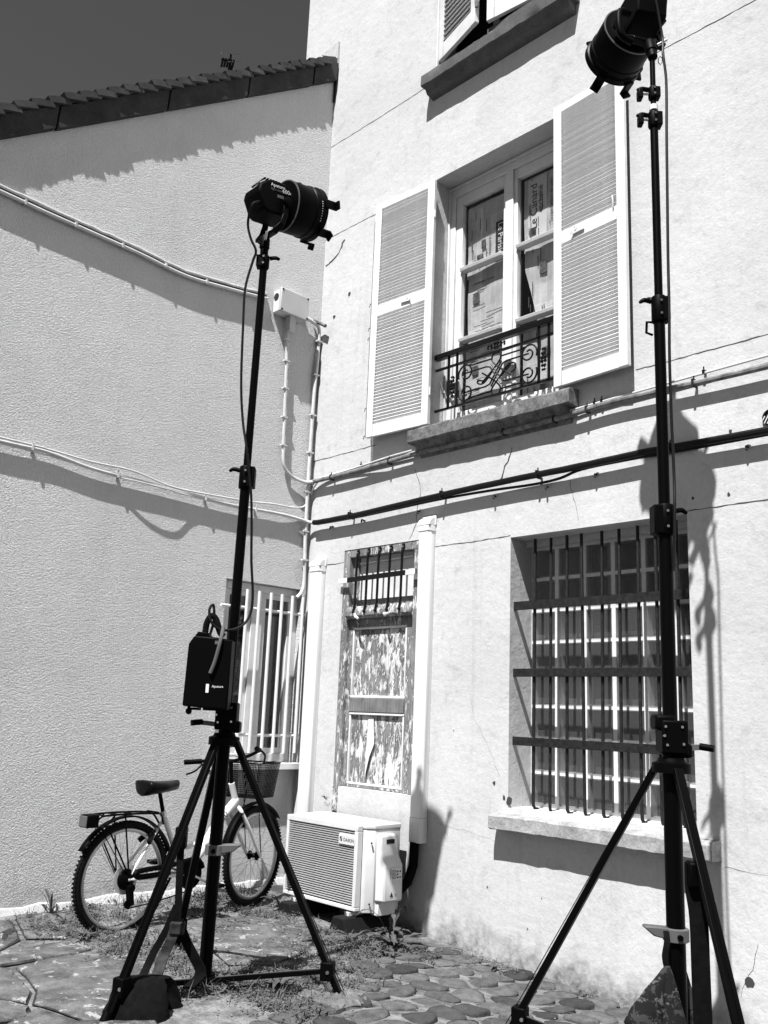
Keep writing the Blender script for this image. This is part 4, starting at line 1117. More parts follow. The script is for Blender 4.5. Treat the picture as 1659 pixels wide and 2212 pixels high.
for s in (-1, 1):
    FR.tube([ST - V((0, 0, .035)), HR + BN * (.055 * s)], .0085, 8)
    FR.tube([BB + BN * (.03 * s), Bp(.3, .275, .05 * s), HR + BN * (.055 * s)], .010, 8)
FR.build('frame', BIKEW, BK)
MB().cyl(BB - BN * .036, BB + BN * .036, .024).build('bottom_bracket', BLKP, BK)
FK = MB()
ftop = HD0 - V((0, 0, .02))
for s in (-1, 1): FK.tube(catmull([ftop + WN * (.02 * s), ftop + WN * (.05 * s) + V((0, 0, -.03)), HF * .45 + ftop * .55 + WN * (.056 * s) - WU * .012, HF + WN * (.055 * s)], 5), [.013] * 11 + [.011] * 4 + [.009], 9)
FK.build('fork', BIKEW, BK)
# lettering on the down tube
dt = (Bp(.70, .55) - Bp(.84, .68)); du_ = -dt.normalized()
textmesh('City 40', .058, 'lettering', INK, BK, frame(Bp(.70, .545, .0325), du_, BN.cross(du_)) )
# seat post, saddle
MB().cyl(ST, Bp(.205, .80), .0125).build('seat_post', BLK, BK)
MB().cyl(ST - V((0, 0, .012)), ST + V((0, 0, .012)), .022).build('seat_clamp', CHROME, BK)
sd = MB(); n = 12; rows = []
for k in range(n + 1):
    t = k / n; u = .075 + .285 * t
    wd = .115 * (1 - t) ** .7 + .026 if t > .12 else .07 + .30 * t
    wd = min(wd, .1); top = .822 + .02 * (1 - t) ** 2 + .014 * t ** 3; bot = .750 + .035 * t
    if t > .9: wd *= .7
    ring = []
    for q in range(12):
        a = 2 * math.pi * q / 12; cv, sv = math.cos(a), math.sin(a)
        z = top - .012 * abs(cv) ** 2 if sv > 0 else top - .012 - (top - bot) * (.75 * -sv + .25)
        ring.append(Bp(u, z, wd * cv))
    rows.append(ring)
b0 = 0
for r_ in rows: sd.v += r_
for k in range(n):
    for q in range(12): sd.f.append((k * 12 + q, k * 12 + (q + 1) % 12, (k + 1) * 12 + (q + 1) % 12, (k + 1) * 12 + q))
sd.f.append(tuple(reversed(range(12)))); sd.f.append(tuple(n * 12 + q for q in range(12)))
so_ = sd.build('saddle', mk('saddle_vinyl', .003, .35, .12), BK, angle=60)
sb = so_.modifiers.new('sub', 'SUBSURF'); sb.levels = sb.render_levels = 1
MB().tube([Bp(.12, .79), Bp(.30, .79)], .008, 8).build('saddle_rail', BLK, BK)
# mudguards
def guard(h, du, dn, R, a0, a1, name='mudguard'):
    m = MB(); n = 22; k0 = 0
    for k in range(n + 1):
        a = math.radians(a0 + (a1 - a0) * k / n); d = du * math.cos(a) + V((0, 0, math.sin(a)))
        for q in (-1, -.5, .5, 1):
            m.v.append(h + d * (R - .008 * q * q) + dn * (.026 * q))
    for k in range(n):
        for q in range(3): m.f.append((4 * k + q, 4 * k + q + 1, 4 * k + q + 5, 4 * k + q + 4))
    o = m.build(name, BLKP, BK); s = o.modifiers.new('solid', 'SOLIDIFY'); s.thickness = .004
    return o
guard(HR, BU, BN, .352, 20, 150); guard(HF, WU, WN, .345, 40, 165)
for s in (-1, 1):
    MB().tube([HR + BN * (.06 * s), Bp(-.20, .575, .03 * s)], .003, 6).build('mudguard_stay', BLK, BK)
# luggage rack and lamp
rk = MB()
for s in (-1, 1):
    rk.tube(catmull([Bp(-.235, .628, .045 * s), Bp(-.20, .650, .055 * s), Bp(0, .652, .055 * s), Bp(.17, .645, .055 * s), Bp(.215, .63, .04 * s), Bp(.25, .575, .02 * s)], 4), .006, 8)
    rk.tube([Bp(-.06, .650, .055 * s), HR + BN * (.062 * s) + V((0, 0, .02))], .005, 8)
    rk.tube([Bp(-.13, .650, .055 * s), Bp(-.18, .6, .055 * s), HR + BN * (.062 * s) + V((0, 0, .02))], .005, 8)
for u in (-.2, -.1, 0, .1, .18): rk.tube([Bp(u, .651, -.055), Bp(u, .651, .055)], .005, 6)
rk.build('luggage_rack', BLK, BK)
MB().obox(Bp(-.262, .622), BU * .038, BN * .042, V((0, 0, .036))).build('rear_lamp', BLKP, BK, .008)
MB().obox(Bp(-.304, .622), BU * .004, BN * .036, V((0, 0, .03))).build('reflector', GREYP, BK, .003)
# drive train
MB().lathe(BB + BN * .042, BN, [(0, .088), (.004, .088), (.004, .075)], 30).build('chainring', BLKP, BK)
cg = MB().tube(catmull([Bp(.56, .30, .055), Bp(.50, .355, .055), Bp(.3, .335, .055), Bp(.08, .325, .055), Bp(.05, .30, .055), Bp(.1, .29, .055), Bp(.3, .295, .055)], 4), .016, 8); cg.build('chain_guard', BLKP, BK)
MB().lathe(HR + BN * .036, BN, [(0, .06), (.006, .058), (.012, .05), (.02, .038), (.026, .03)], 22).build('cassette', BLK, BK)
MB().lathe(HR + BN * .030, BN, [(0, .085), (.002, .085)], 24).build('spoke_disc', GPVC, BK)
dr = MB().bar(HR + BN * .075 + V((0, 0, -.03)), Bp(.03, .145, .06), .03, .035, BN).lathe(Bp(.03, .235, .055), BN, [(0, .024), (.008, .024)], 12).lathe(Bp(.01, .15, .055), BN, [(0, .024), (.008, .024)], 12); dr.build('derailleur', BLK, BK)
MB().tube(catmull([Bp(.01, .127, .06), Bp(.2, .14, .06), Bp(.40, .165, .055), Bp(.475, .177, .05)], 4), .004, 6).build('chain', BLK, BK)
for s, an in ((1, -25), (-1, 155)):
    a = math.radians(an); e = BB + BU * (.165 * math.cos(a)) + V((0, 0, .165 * math.sin(a))) + BN * (.065 * s)
    MB().bar(BB + BN * (.06 * s), e, .012, .02, BN).build('crank', ALU, BK)
    MB().obox(e + BN * (.05 * s), BU * .04, BN * .042, V((0, 0, .011))).build('pedal', BLKP, BK, .004)
MB().cyl(Bp(.40, .25, -.05), Bp(.33, -.02, -.14), .008).build('kickstand', BLK, BK)
# brakes
MB().bar(ST - V((0, 0, .10)) + BN * .02 - BU * .08, ST - V((0, 0, .15)) + BN * .05 - BU * .13, .02, .03).bar(ST - V((0, 0, .10)) - BN * .02 - BU * .08, ST - V((0, 0, .15)) - BN * .05 - BU * .13, .02, .03).build('rear_brake', BLK, BK)
MB().bar(ftop + WU * .03 + WN * .03 + V((0, 0, -.05)), ftop + WU * .035 + WN * .045 + V((0, 0, -.13)), .018, .024).build('front_brake', BLK, BK)
# handlebar with grips and levers
SM = V((.40, -.868, .93)); GL, GRr = V((.18, -1.09, .92)), V((.70, -.885, 1.035))
MB().cyl(HD1, SM, .014).build('stem', BLK, BK)
MB().tube(catmull([GL, GL + V((.06, .10, .01)), SM + V((-.16, .03, .02)), SM + V((-.05, .01, .01)), SM + V((.06, .0, .02)), SM + V((.17, .035, .06)), GRr - V((.05, -.06, .01)), GRr], 5), .011, 10).build('handlebar', BLK, BK)
for a, b in ((GL, GL + V((.06, .10, .01))), (GRr, GRr - V((.05, -.06, .01)))): MB().cyl(a, b, .0165).build('grip', BLKP, BK)
MB().tube(catmull([GL + V((.07, .10, -.005)), GL + V((.07, .05, -.05)), GL + V((.045, -.005, -.075))], 4), .006, 8).build('brake_lever', BLK, BK)
MB().tube(catmull([GRr + V((-.05, .07, -.01)), GRr + V((.0, .07, -.04)), GRr + V((.05, .03, -.075)), GRr + V((.06, .02, -.085))], 4), .007, 8).build('brake_lever', BLK, BK)
for q in ((0, .012), (.015, -.012)):
    MB().tube(catmull([GL + V((.08, .11, 0)), SM + V((-.05, .06, .03 + q[1])), SM + V((.0, .10, -.04)), HD0 + V((.02, .06, .05)), ftop + WU * .04 + V((0, 0, -.05))], 5), .003, 6).build('brake_cable', CABLE, BK)
# wire basket in front
bs = WU; bn = WN; bc = SM + WU * .20 + V((0, 0, -.10))
def Q(a, b, c): return bc + bs * a + bn * b + V((0, 0, c))
bk = MB(); nh, nv = 17, 28
def wall(c0, c1):   # c0,c1: (a,b) corners at top; the bottom is drawn in a little
    for i in range(nv + 1):
        t = i / nv; a = c0[0] + (c1[0] - c0[0]) * t; b = c0[1] + (c1[1] - c0[1]) * t
        bk.tube([Q(a, b, .10), Q(a * .84, b * .84, -.125)], .0017, 4)
    for j in range(nh + 1):
        s = 1 - .16 * j / nh; z = .10 - .225 * j / nh
        bk.tube([Q(c0[0] * s, c0[1] * s, z), Q(c1[0] * s, c1[1] * s, z)], .0017, 4)
A_, B_ = .13, .175
for c0, c1 in (((-A_, -B_), (A_, -B_)), ((A_, -B_), (A_, B_)), ((A_, B_), (-A_, B_)), ((-A_, B_), (-A_, -B_))): wall(c0, c1)
for i in range(9):
    t = -1 + 2 * i / 8; bk.tube([Q(A_ * .84 * t, -B_ * .84, -.125), Q(A_ * .84 * t, B_ * .84, -.125)], .0017, 4)
bk.build('basket', BLKP, BK)
MB().tube([Q(-A_, -B_, .1), Q(A_, -B_, .1), Q(A_, B_, .1), Q(-A_, B_, .1)], .005, 8, closed=True).build('basket_rim', BLK, BK)
for s in (-1, 1): MB().tube([Q(.06, .06 * s, -.125), HF + WN * (.062 * s)], .0035, 6).build('basket_stay', BLK, BK)
# ------------------------------------------------------------------ film lights on wind-up stands
HRV = V((.688, .726, 0)); NNV = V((-.726, .688, 0))        # directions across and away, for things seen in silhouette
def stand(label, base, top, sections, collars, feet, zc, knob_out, leg_label=None, clampz=.6, clampdir=1, group='light stands'):
    base, top = V(base), V(top)
    r = thing('light_stand', label, 'light stand', base, group)
    H = top.z
    def P(z): return base.lerp(top, (z - base.z) / (H - base.z))
    for z0, z1, rad in sections:
        MB().cyl(P(z0), P(z1), rad, n=18).build('pole_section', BLK, r)
    for z, h, rad, lev in collars:
        c = MB().lathe(P(z - h / 2), (0, 0, 1), [(0, rad * .9), (.006, rad), (h - .006, rad), (h, rad * .9)], 18).build('collar', BLKP, r)
        d = HRV * lev
        MB().obox(P(z) - d * (rad * .6) , HRV * (rad * .7), NNV * (rad * .9), V((0, 0, h * .46))).build('clamp_block', BLKP, c, .004)
        MB().tube(catmull([P(z + h * .3) + d * rad, P(z + h * .36) + d * (rad + .03), P(z + h * .25) + d * (rad + .052)], 4), [.011] * 5 + [.010, .009, .008, .006], 8).build('lever', BLKP, c)
        for s in (-1, 1):
            MB().cyl(P(z + s * h * .25) - NNV * (rad + .0), P(z + s * h * .25) - NNV * (rad + .006), .006, n=8).build('bolt', CHROME, c)
    # tripod collar and winch
    hub = MB().lathe(P(zc - .03), (0, 0, 1), [(0, .045), (.004, .075), (.04, .075), (.046, .055), (.06, .05)], 20).build('leg_collar', BLKP, r)
    wn = MB().obox(P(zc + .11) + HRV * .005, HRV * .052, NNV * .05, V((0, 0, .065))).build('winch_box', BLKP, r, .008)
    MB().obox(P(zc + .165) - HRV * .03, HRV * .04, NNV * .045, V((0, 0, .03))).build('gear_cover', BLKP, wn, .012)
    MB().obox(P(zc + .06) + HRV * .03, HRV * .045, NNV * .04, V((0, 0, .028))).build('gear_cover', BLKP, wn, .012)
    for a, b in ((-.035, .15), (.03, .15), (-.03, .08), (.034, .085), (-.04, .115)):
        MB().cyl(P(zc + b) + HRV * a - NNV * .05, P(zc + b) + HRV * a - NNV * .056, .0055, n=8).build('bolt', CHROME, wn)
    k = HRV * knob_out
    MB().bar(P(zc + .07) + k * .05, P(zc + .075) + k * .115, .012, .022).build('crank_arm', GREYP, wn)
    MB().cyl(P(zc + .078) + k * .115 + NNV * .0, P(zc + .072) + k * .16 - NNV * .03, .014).build('crank_knob', BLKP, wn)
    # legs with braces
    zb = base.z + .055
    pf = MB().lathe(P(zb - .035), (0, 0, 1), [(0, .03), (.004, .048), (.05, .048), (.055, .03)], 16).build('brace_collar', BLKP, r)
    for i, ft in enumerate(feet):
        ft = V(ft); d = (ft - base); d.z = 0; d.normalize()
        a = P(zc - .01) + d * .062
        lg = MB().bar(a, ft + V((0, 0, .02)), .036, .026, d).build('leg', BLK, r, .003)
        MB().bar(a + d * .014 , ft + d * .014 + V((0, 0, .05)), .004, .003, d).build('leg_edge', CHROME if False else BLK, lg)
        MB().cyl(a - d * .03 - NNV * .02, a - d * .03 - NNV * .026, .010, n=10).build('hinge_bolt', CHROME, lg)
        b = a.lerp(ft, .88)
        br = MB().bar(P(zb - .012) + d * .04, b, .024, .022).build('brace', BLK, r, .002)
        MB().bar(P(zb - .012) + d * .045 + V((0, 0, .0117)), b + V((0, 0, .0117)), .005, .003).build('brace_edge', GREYP, br)
        MB().obox(b, d * .03, d.cross(V((0, 0, 1))) * .028, V((0, 0, .04))).build('leg_bracket', BLKP, lg, .006)
        MB().cyl(b - NNV * .03, b - NNV * .036, .008, n=8).build('bolt', CHROME, lg)
        MB().lathe(ft + V((0, 0, .055)), (ft - a), [(0, .018), (.03, .021), (.05, .024), (.062, .018)], 12).build('foot', CHROME if i == 1 else BLKP, lg)
    # grey pole clamp with its lever
    c = MB().lathe(P(clampz), (0, 0, 1), [(0, .044), (.003, .049), (.045, .049), (.048, .044)], 16).build('pole_clamp', GREYP, r)
    MB().cyl(P(clampz + .022) - NNV * .047, P(clampz + .022) - NNV * .058, .011, n=8).build('clamp_bolt', BLK, c)
    k = HRV * clampdir
    MB().prism([P(clampz + .05) + k * .03 - NNV * .03, P(clampz + .055) + k * .12 - NNV * .03, P(clampz + .048) + k * .125 - NNV * .03, P(clampz + .02) + k * .09 - NNV * .03, P(clampz + .008) + k * .03 - NNV * .03], NNV * .05).build('clamp_lever', GREYP, c, .005)
    return r, P
LSB = V((1.75, -1.87, 0.0))
lst, LP = stand('left light stand standing before the bicycle and the corner', LSB, (1.997, -2.003, 3.58),
   [(.03, 1.22, .0315), (1.2, 2.43, .0250), (2.41, 3.58, .0195)], [(2.42, .115, .035, -1), (3.56, .07, .029, 1)],
   [(1.96, -2.47, .0), (2.30, -1.50, .0), (1.05, -1.59, .0)], 1.135, -1, clampz=.60, clampdir=1)
RSB = V((3.755, -1.125, -.02))
rst, RP = stand('right light stand standing in front of the glass brick window', RSB, (3.755, -1.125, 4.36),
   [(.02, 1.2, .0350), (1.18, 2.15, .029), (2.13, 3.08, .024), (3.06, 4.04, .018), (4.02, 4.37, .0125)],
   [(2.116, .13, .041, 1), (3.06, .12, .033, -1), (4.0, .075, .027, -1), (4.14, .06, .023, -1)],
   [(3.085, -1.325, -.02), (4.295, -1.57, -.0), (3.39, -.53, -.08)], 1.13, 1, clampz=.49, clampdir=-1)
# wing knobs and white tape on the right stand
for z in (4.0, 4.135):
    MB().obox(RP(z - .005) - HRV * .062, HRV * .012, NNV * .02, V((0, 0, .026))).build('wing_knob', BLKP, rst, .006)
    MB().cyl(RP(z) - HRV * .02, RP(z) - HRV * .055, .006).build('knob_screw', CHROME, rst)
MB().lathe(RP(4.05), (0, 0, 1), [(0, .0198), (.025, .0198)], 16).build('tape', PRINT, rst)
MB().tube([RP(3.0) - HRV * .03, RP(3.0) - HRV * .055, RP(2.95) - HRV * .058, RP(2.94) - HRV * .03], .006, 8).build('ring', BLK, rst)
MB().cyl(RP(3.115) - HRV * .05, RP(3.115) + HRV * .025, .004).build('pin', CHROME, rst)

def lamp(label, o, ax, text, size=.93):
    o, ax = V(o), V(ax).normalized(); nh = ax.cross(V((0, 0, 1))).normalized(); up = nh.cross(ax)
    def L(a, s, u): return o + ax * a + nh * s + up * u
    r = thing('film_lamp', label, 'film lamp', L(-.12, 0, -.19), 'film lamps')
    cu = .14
    pr = [(-.13, .222), (-.185, .185), (-.198, .139), (-.18, .087), (-.168, .04), (-.14, .025), (.0, .02), (.02, .06), (.02, .215), (-.02, .232), (-.1, .232)]
    body = MB().prism([L(a, -.085, u) for a, u in pr], nh * .170).build('lamp_body', BLKP, r, .012)
    MB().prism([L(-.178, .02, .194), L(-.178, .07, .194), L(-.142, .07, .2185), L(-.142, .02, .2185)], up * .003 - ax * .004).build('display', PRINT, body)
    for k in range(6): MB().obox(L(-.04 - .02 * k, 0, .234), ax * .004, nh * .07, up * .004).build('cooling_fin', BLKP, body)
    if text:
        textmesh('Aputure', .030, 'lettering', PRINT, r, frame(L(-.115, .0868, .188), ax, up), align='LEFT')
        textmesh('light storm', .022, 'lettering', GREYP, r, frame(L(-.115, .0868, .165), ax, up), align='LEFT')
        textmesh('600d', .036, 'lettering', PRINT, r, frame(L(-.035, .0868, .165), ax, up), align='LEFT')
        MB().obox(L(-.05, .0865, .135), ax * .022, nh * .0008, up * .009).build('label_plate', GREYP, body)
    c = L(0, 0, cu)
    bar = MB().lathe(c, ax, [(.015, .07), (.03, .105), (.034, .146), (.045, .152), (.17, .152), (.175, .157), (.19, .157), (.195, .152), (.215, .152), (.22, .160), (.25, .162), (.255, .150), (.225, .146), (.205, .12), (.2, .02)], 40).build('fresnel_barrel', BLK, r)
    MB().lathe(c + ax * .036, ax, [(0, .1535), (.006, .1535)], 40).build('barrel_rim', GREYP, bar)
    dots = MB()
    for k in range(9):
        a = math.radians(-38 + 5.5 * k); d = nh * math.cos(a) + up * math.sin(a)
        dots.obox(c + ax * .212 + d * .1525, ax * .003, d * .001, (up * math.cos(a) - nh * math.sin(a)) * .0028)
    dots.build('scale_marks', PRINT, bar)
    for an in (0, 118, 240, 300):
        a = math.radians(an); d = nh * math.cos(a) + up * math.sin(a); t = up * math.cos(a) - nh * math.sin(a)
        e = MB().obox(c + ax * .262 + d * .168, ax * .038, d * .008, t * .026).obox(c + ax * .298 + d * .182, ax * .007, d * .021, t * .026)
        e.build('accessory_bracket', BLK, bar, .003)
    a = math.radians(96); d = nh * math.cos(a) + up * math.sin(a)
    MB().cyl(c + ax * .17 + d * .15, c + ax * .17 + d * .175, .009).lathe(c + ax * .17 + d * .172, d, [(0, .018), (.012, .022), (.018, .016)], 8).build('focus_knob', BLKP, bar)
    # yoke
    yk = MB()
    for s in (-1, 1):
        P_ = [L(-.02, s * .100, .10), L(-.035, s * .104, .02), L(-.06, s * .104, -.04), L(-.10, s * .085, -.085)]
        for p, q in zip(P_, P_[1:]): yk.bar(p, q + (q - p).normalized() * .008, .036, .016, nh)
    yk.bar(L(-.10, -.09, -.088), L(-.10, .09, -.088), .04, .02, up)
    yk.build('yoke', BLK, r, .004)
    for s in (-1, 1): MB().lathe(L(-.02, s * .106, .10), nh * s, [(0, .03), (.02, .028), (.024, .02)], 12).build('tilt_knob', BLKP, r)
    MB().lathe(L(-.11, 0, -.09), (L(-.122, 0, -.20) - L(-.11, 0, -.09)), [(0, .022), (.02, .03), (.075, .03), (.08, .024), (.12, .024)], 14).build('spigot_receiver', BLKP, r)
    MB().cyl(L(-.13, .03, -.125), L(-.15, .075, -.10), .007).build('t_handle', CHROME, r)
    r.scale = (size, size, size)
    return r, L
tl = LP(3.58)
axl = V((.07, 1.72, .22))
al = axl.normalized(); nl = al.cross(V((0, 0, 1))).normalized(); ul = nl.cross(al)
ol = tl + al * .122 + ul * .225
lampL, LL = lamp('black film lamp on the left stand aimed at the shuttered window', ol, axl, True, .90)
axr = V((-1.75, 1.0, -.3)); ar = axr.normalized(); nr = ar.cross(V((0, 0, 1))).normalized(); ur = nr.cross(ar)
orr = RP(4.36) + ar * .122 + ur * .175
lampR, LR = lamp('black film lamp on the right stand at the top edge of the photograph', orr, axr, False)
# carry handle, hanging connector and safety hook on the right lamp
MB().tube(catmull([LR(-.12, -.10, .06), LR(-.13, -.16, .05), LR(-.13, -.175, -.03), LR(-.12, -.16, -.10), LR(-.11, -.10, -.12)], 5), .017, 10).build('side_handle', BLKP, lampR)
hk = LR(.0, .02, .02)
cc = LR(-.03, .12, .03)
MB().cyl(cc + V((0, 0, .03)), cc + V((0, 0, -.035)), .021, n=16).build('cable_plug', GREYP, lampR)
MB().tube([cc + V((0, 0, .03)), cc + V((.0, 0, .09)), cc + V((.02, .02, .13))], .012, 8).build('plug_lead', BLK, lampR)
vd = (V((CAM.x, CAM.y, 0)) - V((cc.x, cc.y, 0))).normalized(); rd = V((0, 0, 1)).cross(vd)
textmesh('Aputure', .018, 'lettering', PRINT, lampR, frame(cc + vd * .0216 + V((0, 0, -.004)), rd, (0, 0, 1)))
MB().tube([cc + V((0, 0, -.09)), cc + V((.008, .006, -.10)), cc + V((.008, .006, -.125)), cc + V((0, 0, -.14)), cc + V((-.008, -.006, -.125)), cc + V((-.008, -.006, -.10))], .003, 6, closed=True).build('carabiner', CHROME, lampR)
# cables
def wire(label, pts, r=.0065):
    P_ = catmull(pts, 6); o = thing('power_cable', label, 'cable', P_[0])
    MB().tube(P_, r, 8).build('cable', CABLE, o)
def lsp(rr, z, d=.0): return LP(max(z, .02)) + V((0, 0, min(z, 0))) + HRV * rr - NNV * d
wire('black lead looping from the left lamp down its pole', [LL(-.16, .05, .06), LL(-.225, .06, .02), lsp(-.09, 3.74, .06), lsp(-.07, 3.66, .05), lsp(-.04, 3.60, .04), lsp(-.055, 3.54, .03), lsp(-.08, 3.4, .03), lsp(-.075, 3.2, .03), lsp(-.06, 2.9, .03), lsp(-.035, 2.7, .03), lsp(.0, 2.55, .05), lsp(.035, 2.35, .04), lsp(.05, 2.2, .03), lsp(.065, 2.0, .03), lsp(.085, 1.82, .02), lsp(.075, 1.72, .03), lsp(.03, 1.665, .06), lsp(-.04, 1.65, .09), lsp(-.09, 1.68, .1), lsp(-.11, 1.74, .09), lsp(-.095, 1.77, .08), lsp(-.085, 1.70, .08), lsp(-.10, 1.62, .08), lsp(-.13, 1.5, .10)])
def rsp(rr, z, d=.0): return RP(z) + HRV * rr - NNV * d
wire('black lead hanging down the right pole from its lamp', [LR(-.2, .0, .1), rsp(.05, 4.45, .0), rsp(.045, 4.34, .02), rsp(.055, 4.22, .02), rsp(.055, 4.1, .02), rsp(.05, 3.9, .02), rsp(.045, 3.6, .02), rsp(.04, 3.3, .02), rsp(.035, 3.05, .03), rsp(.03, 2.8, .03), rsp(.035, 2.5, .02), rsp(.038, 2.3, .02), rsp(.03, 2.15, .04), rsp(.02, 1.9, .03)])
# control box on the left pole
BX = thing('lamp_control_box', 'black control box hung on the left light stand', 'control box', LP(1.28) - HRV * .15)
def X(a, d, z): return LP(1.45) * 1.0 - V((0, 0, LP(1.45).z)) + HRV * (a * .95 - .075) - NNV * d + V((0, 0, z))
MB().prism([X(-.118, .05, 1.285), X(.105, .05, 1.272), X(.105, .05, 1.60), X(.02, .05, 1.61), X(-.085, .05, 1.615), X(-.112, .05, 1.575)], -NNV * .11).build('box', BLKP, BX, .008)
MB().prism([X(-.085, .06, 1.6155), X(-.01, .06, 1.612), X(-.02, .06, 1.632), X(-.07, .06, 1.635)], -NNV * .09).build('top_plate', BLKP, BX, .004)
MB().obox(X(.0, .1615, 1.37), HRV * .007, NNV * .001, V((0, 0, .02))).build('sticker', PRINT, BX); MB().obox(X(.035, .1615, 1.585), HRV * .014, NNV * .001, V((0, 0, .008))).build('sticker', GREYP, BX)
textmesh('Aputure', .016, 'lettering', PRINT, BX, frame(X(.05, .1615, 1.375), HRV, (0, 0, 1)))
MB().tube(catmull([X(-.045, .1, 1.62), X(-.04, .1, 1.68), X(-.02, .1, 1.715), X(.005, .1, 1.70), X(.03, .1, 1.64), X(.05, .1, 1.62)], 5), .0155, 8).build('strap', BLKF, BX)
MB().tube(catmull([X(.05, .13, 1.66), X(.05, .17, 1.6), X(.03, .172, 1.5), X(.01, .17, 1.44)], 5), .009, 8).build('velcro_strap', GREYP, BX)
MB().ball(X(-.095, .1, 1.262), .016, 10).cyl(X(-.095, .1, 1.29), X(-.095, .1, 1.262), .008).build('lock_knob', BLKP, BX)
for a in (-.06, 0., .04): MB().obox(X(a, .1, 1.274), HRV * .02, NNV * .03, V((0, 0, .006))).build('rubber_pad', BLKP, BX, .002)

# ------------------------------------------------------------------ weight bags
def pillow(top, bot, wt, wb, tt, tb, side, fwd, sag=.03, n=9, q=16):
    m = MB(); top, bot, side, fwd = V(top), V(bot), V(side).normalized(), V(fwd).normalized()
    for k in range(n + 1):
        t = k / n; c = top.lerp(bot, t) + fwd * (sag * math.sin(math.pi * t)) ; e = math.sin(math.pi * min(1, t * 1.0)) ** .3 if 0 < t < 1 else .0
        tw = (wt + (wb - wt) * t ** .8) / 2; th = (tt + (tb - tt) * t ** 1.1) / 2
        if t > .85: sq = math.sqrt(max(0, 1 - ((t - .85) / .15) ** 2)); tw *= .55 + .45 * sq; th *= .12 + .88 * sq
        for i in range(q):
            a = 2 * math.pi * i / q; ca, sa = math.cos(a), math.sin(a)
            
            wr = 1 + .05 * math.sin(7 * t + 3 * a) + .035 * math.sin(17 * t - 5 * a)
            m.v.append(c + side * (tw * ca * wr) + fwd * (th * sa * wr))
    for k in range(n):
        for i in range(q): m.f.append((k * q + i, k * q + (i + 1) % q, (k + 1) * q + (i + 1) % q, (k + 1) * q + i))
    m.f.append(tuple(reversed(range(q)))); m.f.append(tuple(n * q + i for i in range(q)))
    return m
def band(m, pts, w_, th, side):
    P_ = catmull(pts, 5); side = V(side).normalized(); b = len(m.v)
    for k, p in enumerate(P_):
        t = (P_[min(k + 1, len(P_) - 1)] - P_[max(k - 1, 0)]).normalized(); nn_ = side.cross(t).normalized()
        m.v += [p + side * w_ / 2 + nn_ * th / 2, p - side * w_ / 2 + nn_ * th / 2, p - side * w_ / 2 - nn_ * th / 2, p + side * w_ / 2 - nn_ * th / 2]
    for k in range(len(P_) - 1):
        for i in range(4): m.f.append((b + 4 * k + i, b + 4 * k + (i + 1) % 4, b + 4 * k + 4 + (i + 1) % 4, b + 4 * k + 4 + i))
    return m
CB = thing('weight_bag', 'camouflage cloth weight bag hanging from the right light stand', 'weight bag', RP(.1) - HRV * .1)
ap = rsp(-.055, .405, .06)
MB_ = band(MB(), [rsp(-.045, .54, .02), rsp(-.05, .50, .05), rsp(-.062, .45, .06), ap], .022, .004, HRV)
MB_.build('strap', BLKF, CB)
pillow(ap + V((0, 0, .006)), ap - HRV * .118 - NNV * .03 + V((0, 0, -.225)), .02, .16, .02, .09, HRV * .88 - V((0, 0, .48)), -NNV, .008, 14, 20).build('bag_half', CAMO, CB, angle=80)
pillow(ap + V((0, 0, .012)), ap + HRV * .01 - NNV * .06 + V((0, 0, -.40)), .02, .17, .02, .10, HRV, -NNV, .01, 14, 20).build('bag_half', CAMO, CB, angle=80)
pillow(rsp(.02, .42, -.03), rsp(.085, .06, -.06), .02, .13, .02, .08, HRV, NNV, .01, 14, 20).build('bag_half', CAMO, CB, angle=80)
KB = thing('weight_bag', 'black weight bag strapped to the right leg of the right light stand', 'weight bag', rsp(.18, .05, .05))
lgp = RP(1.12).lerp(V((4.295, -1.57, -.0)), .31) - HRV * .012
band(MB(), [lgp + V((0, 0, .03)), lgp + V((.0, .0, -.06)), lgp + HRV * .012 + V((0, 0, -.16)), lgp + HRV * .014 + V((0, 0, -.36)), lgp + HRV * .016 + V((0, 0, -.55)), lgp + HRV * .016 + V((0, 0, -.66))], .066, .006, HRV).build('strap', BLKF, KB)
MB().obox(lgp + V((0, 0, -.01)), HRV * .026, NNV * .03, V((0, 0, .045))).build('leg_lock', BLKP, KB, .01)
pillow(lgp + V((0, 0, -.60)), lgp + HRV * .02 + V((0, 0, -.77)), .16, .3, .06, .16, HRV, -NNV, .02).build('bag_half', BLKF, KB, angle=60)
# black bag at the foot of the left stand
DB = thing('weight_bag', 'black weight bag slumped at the foot of the left light stand', 'weight bag', (1.95, -2.28, .0))
sk = V((1.80, -2.09, 0))
MB().obox(sk + V((0, 0, .69)), HRV * .026, NNV * .03, V((0, 0, .05))).build('leg_lock', BLKP, DB, .01)
pillow((1.92, -2.31, .15), (1.97, -2.33, -.03), .20, .30, .08, .22, HRV, -NNV, .03).build('bag_half', BLKF, DB, angle=60)
pillow((1.90, -2.24, .14), (1.88, -2.20, -.02), .16, .26, .08, .16, HRV, NNV, .03).build('bag_half', BLKF, DB, angle=60)
WEB = mk('webbing_grey', .035, .9, .1, var=.6, vs=30)
band(MB(), [sk + V((0, 0, .69)), sk + V((.005, .005, .5)), sk + V((.008, .008, .40)), sk + V((.01, .01, .31))], .032, .006, HRV).build('strap', BLKF, DB)
band(MB(), [sk + V((.01, .01, .34)), sk + V((.03, .04, .26)), sk + V((.06, .08, .18)), sk + V((.08, .11, .11)), sk + V((.08, .05, .06))], .05, .012, HRV).build('strap_pad', BLKF, DB)
band(MB(), [sk + V((.01, .01, .33)), sk + V((.0, -.01, .25)), sk + V((-.02, -.03, .18)), sk + V((.02, -.08, .12)), sk + V((.08, -.15, .11))], .048, .010, HRV).build('strap_pad', WEB, DB)
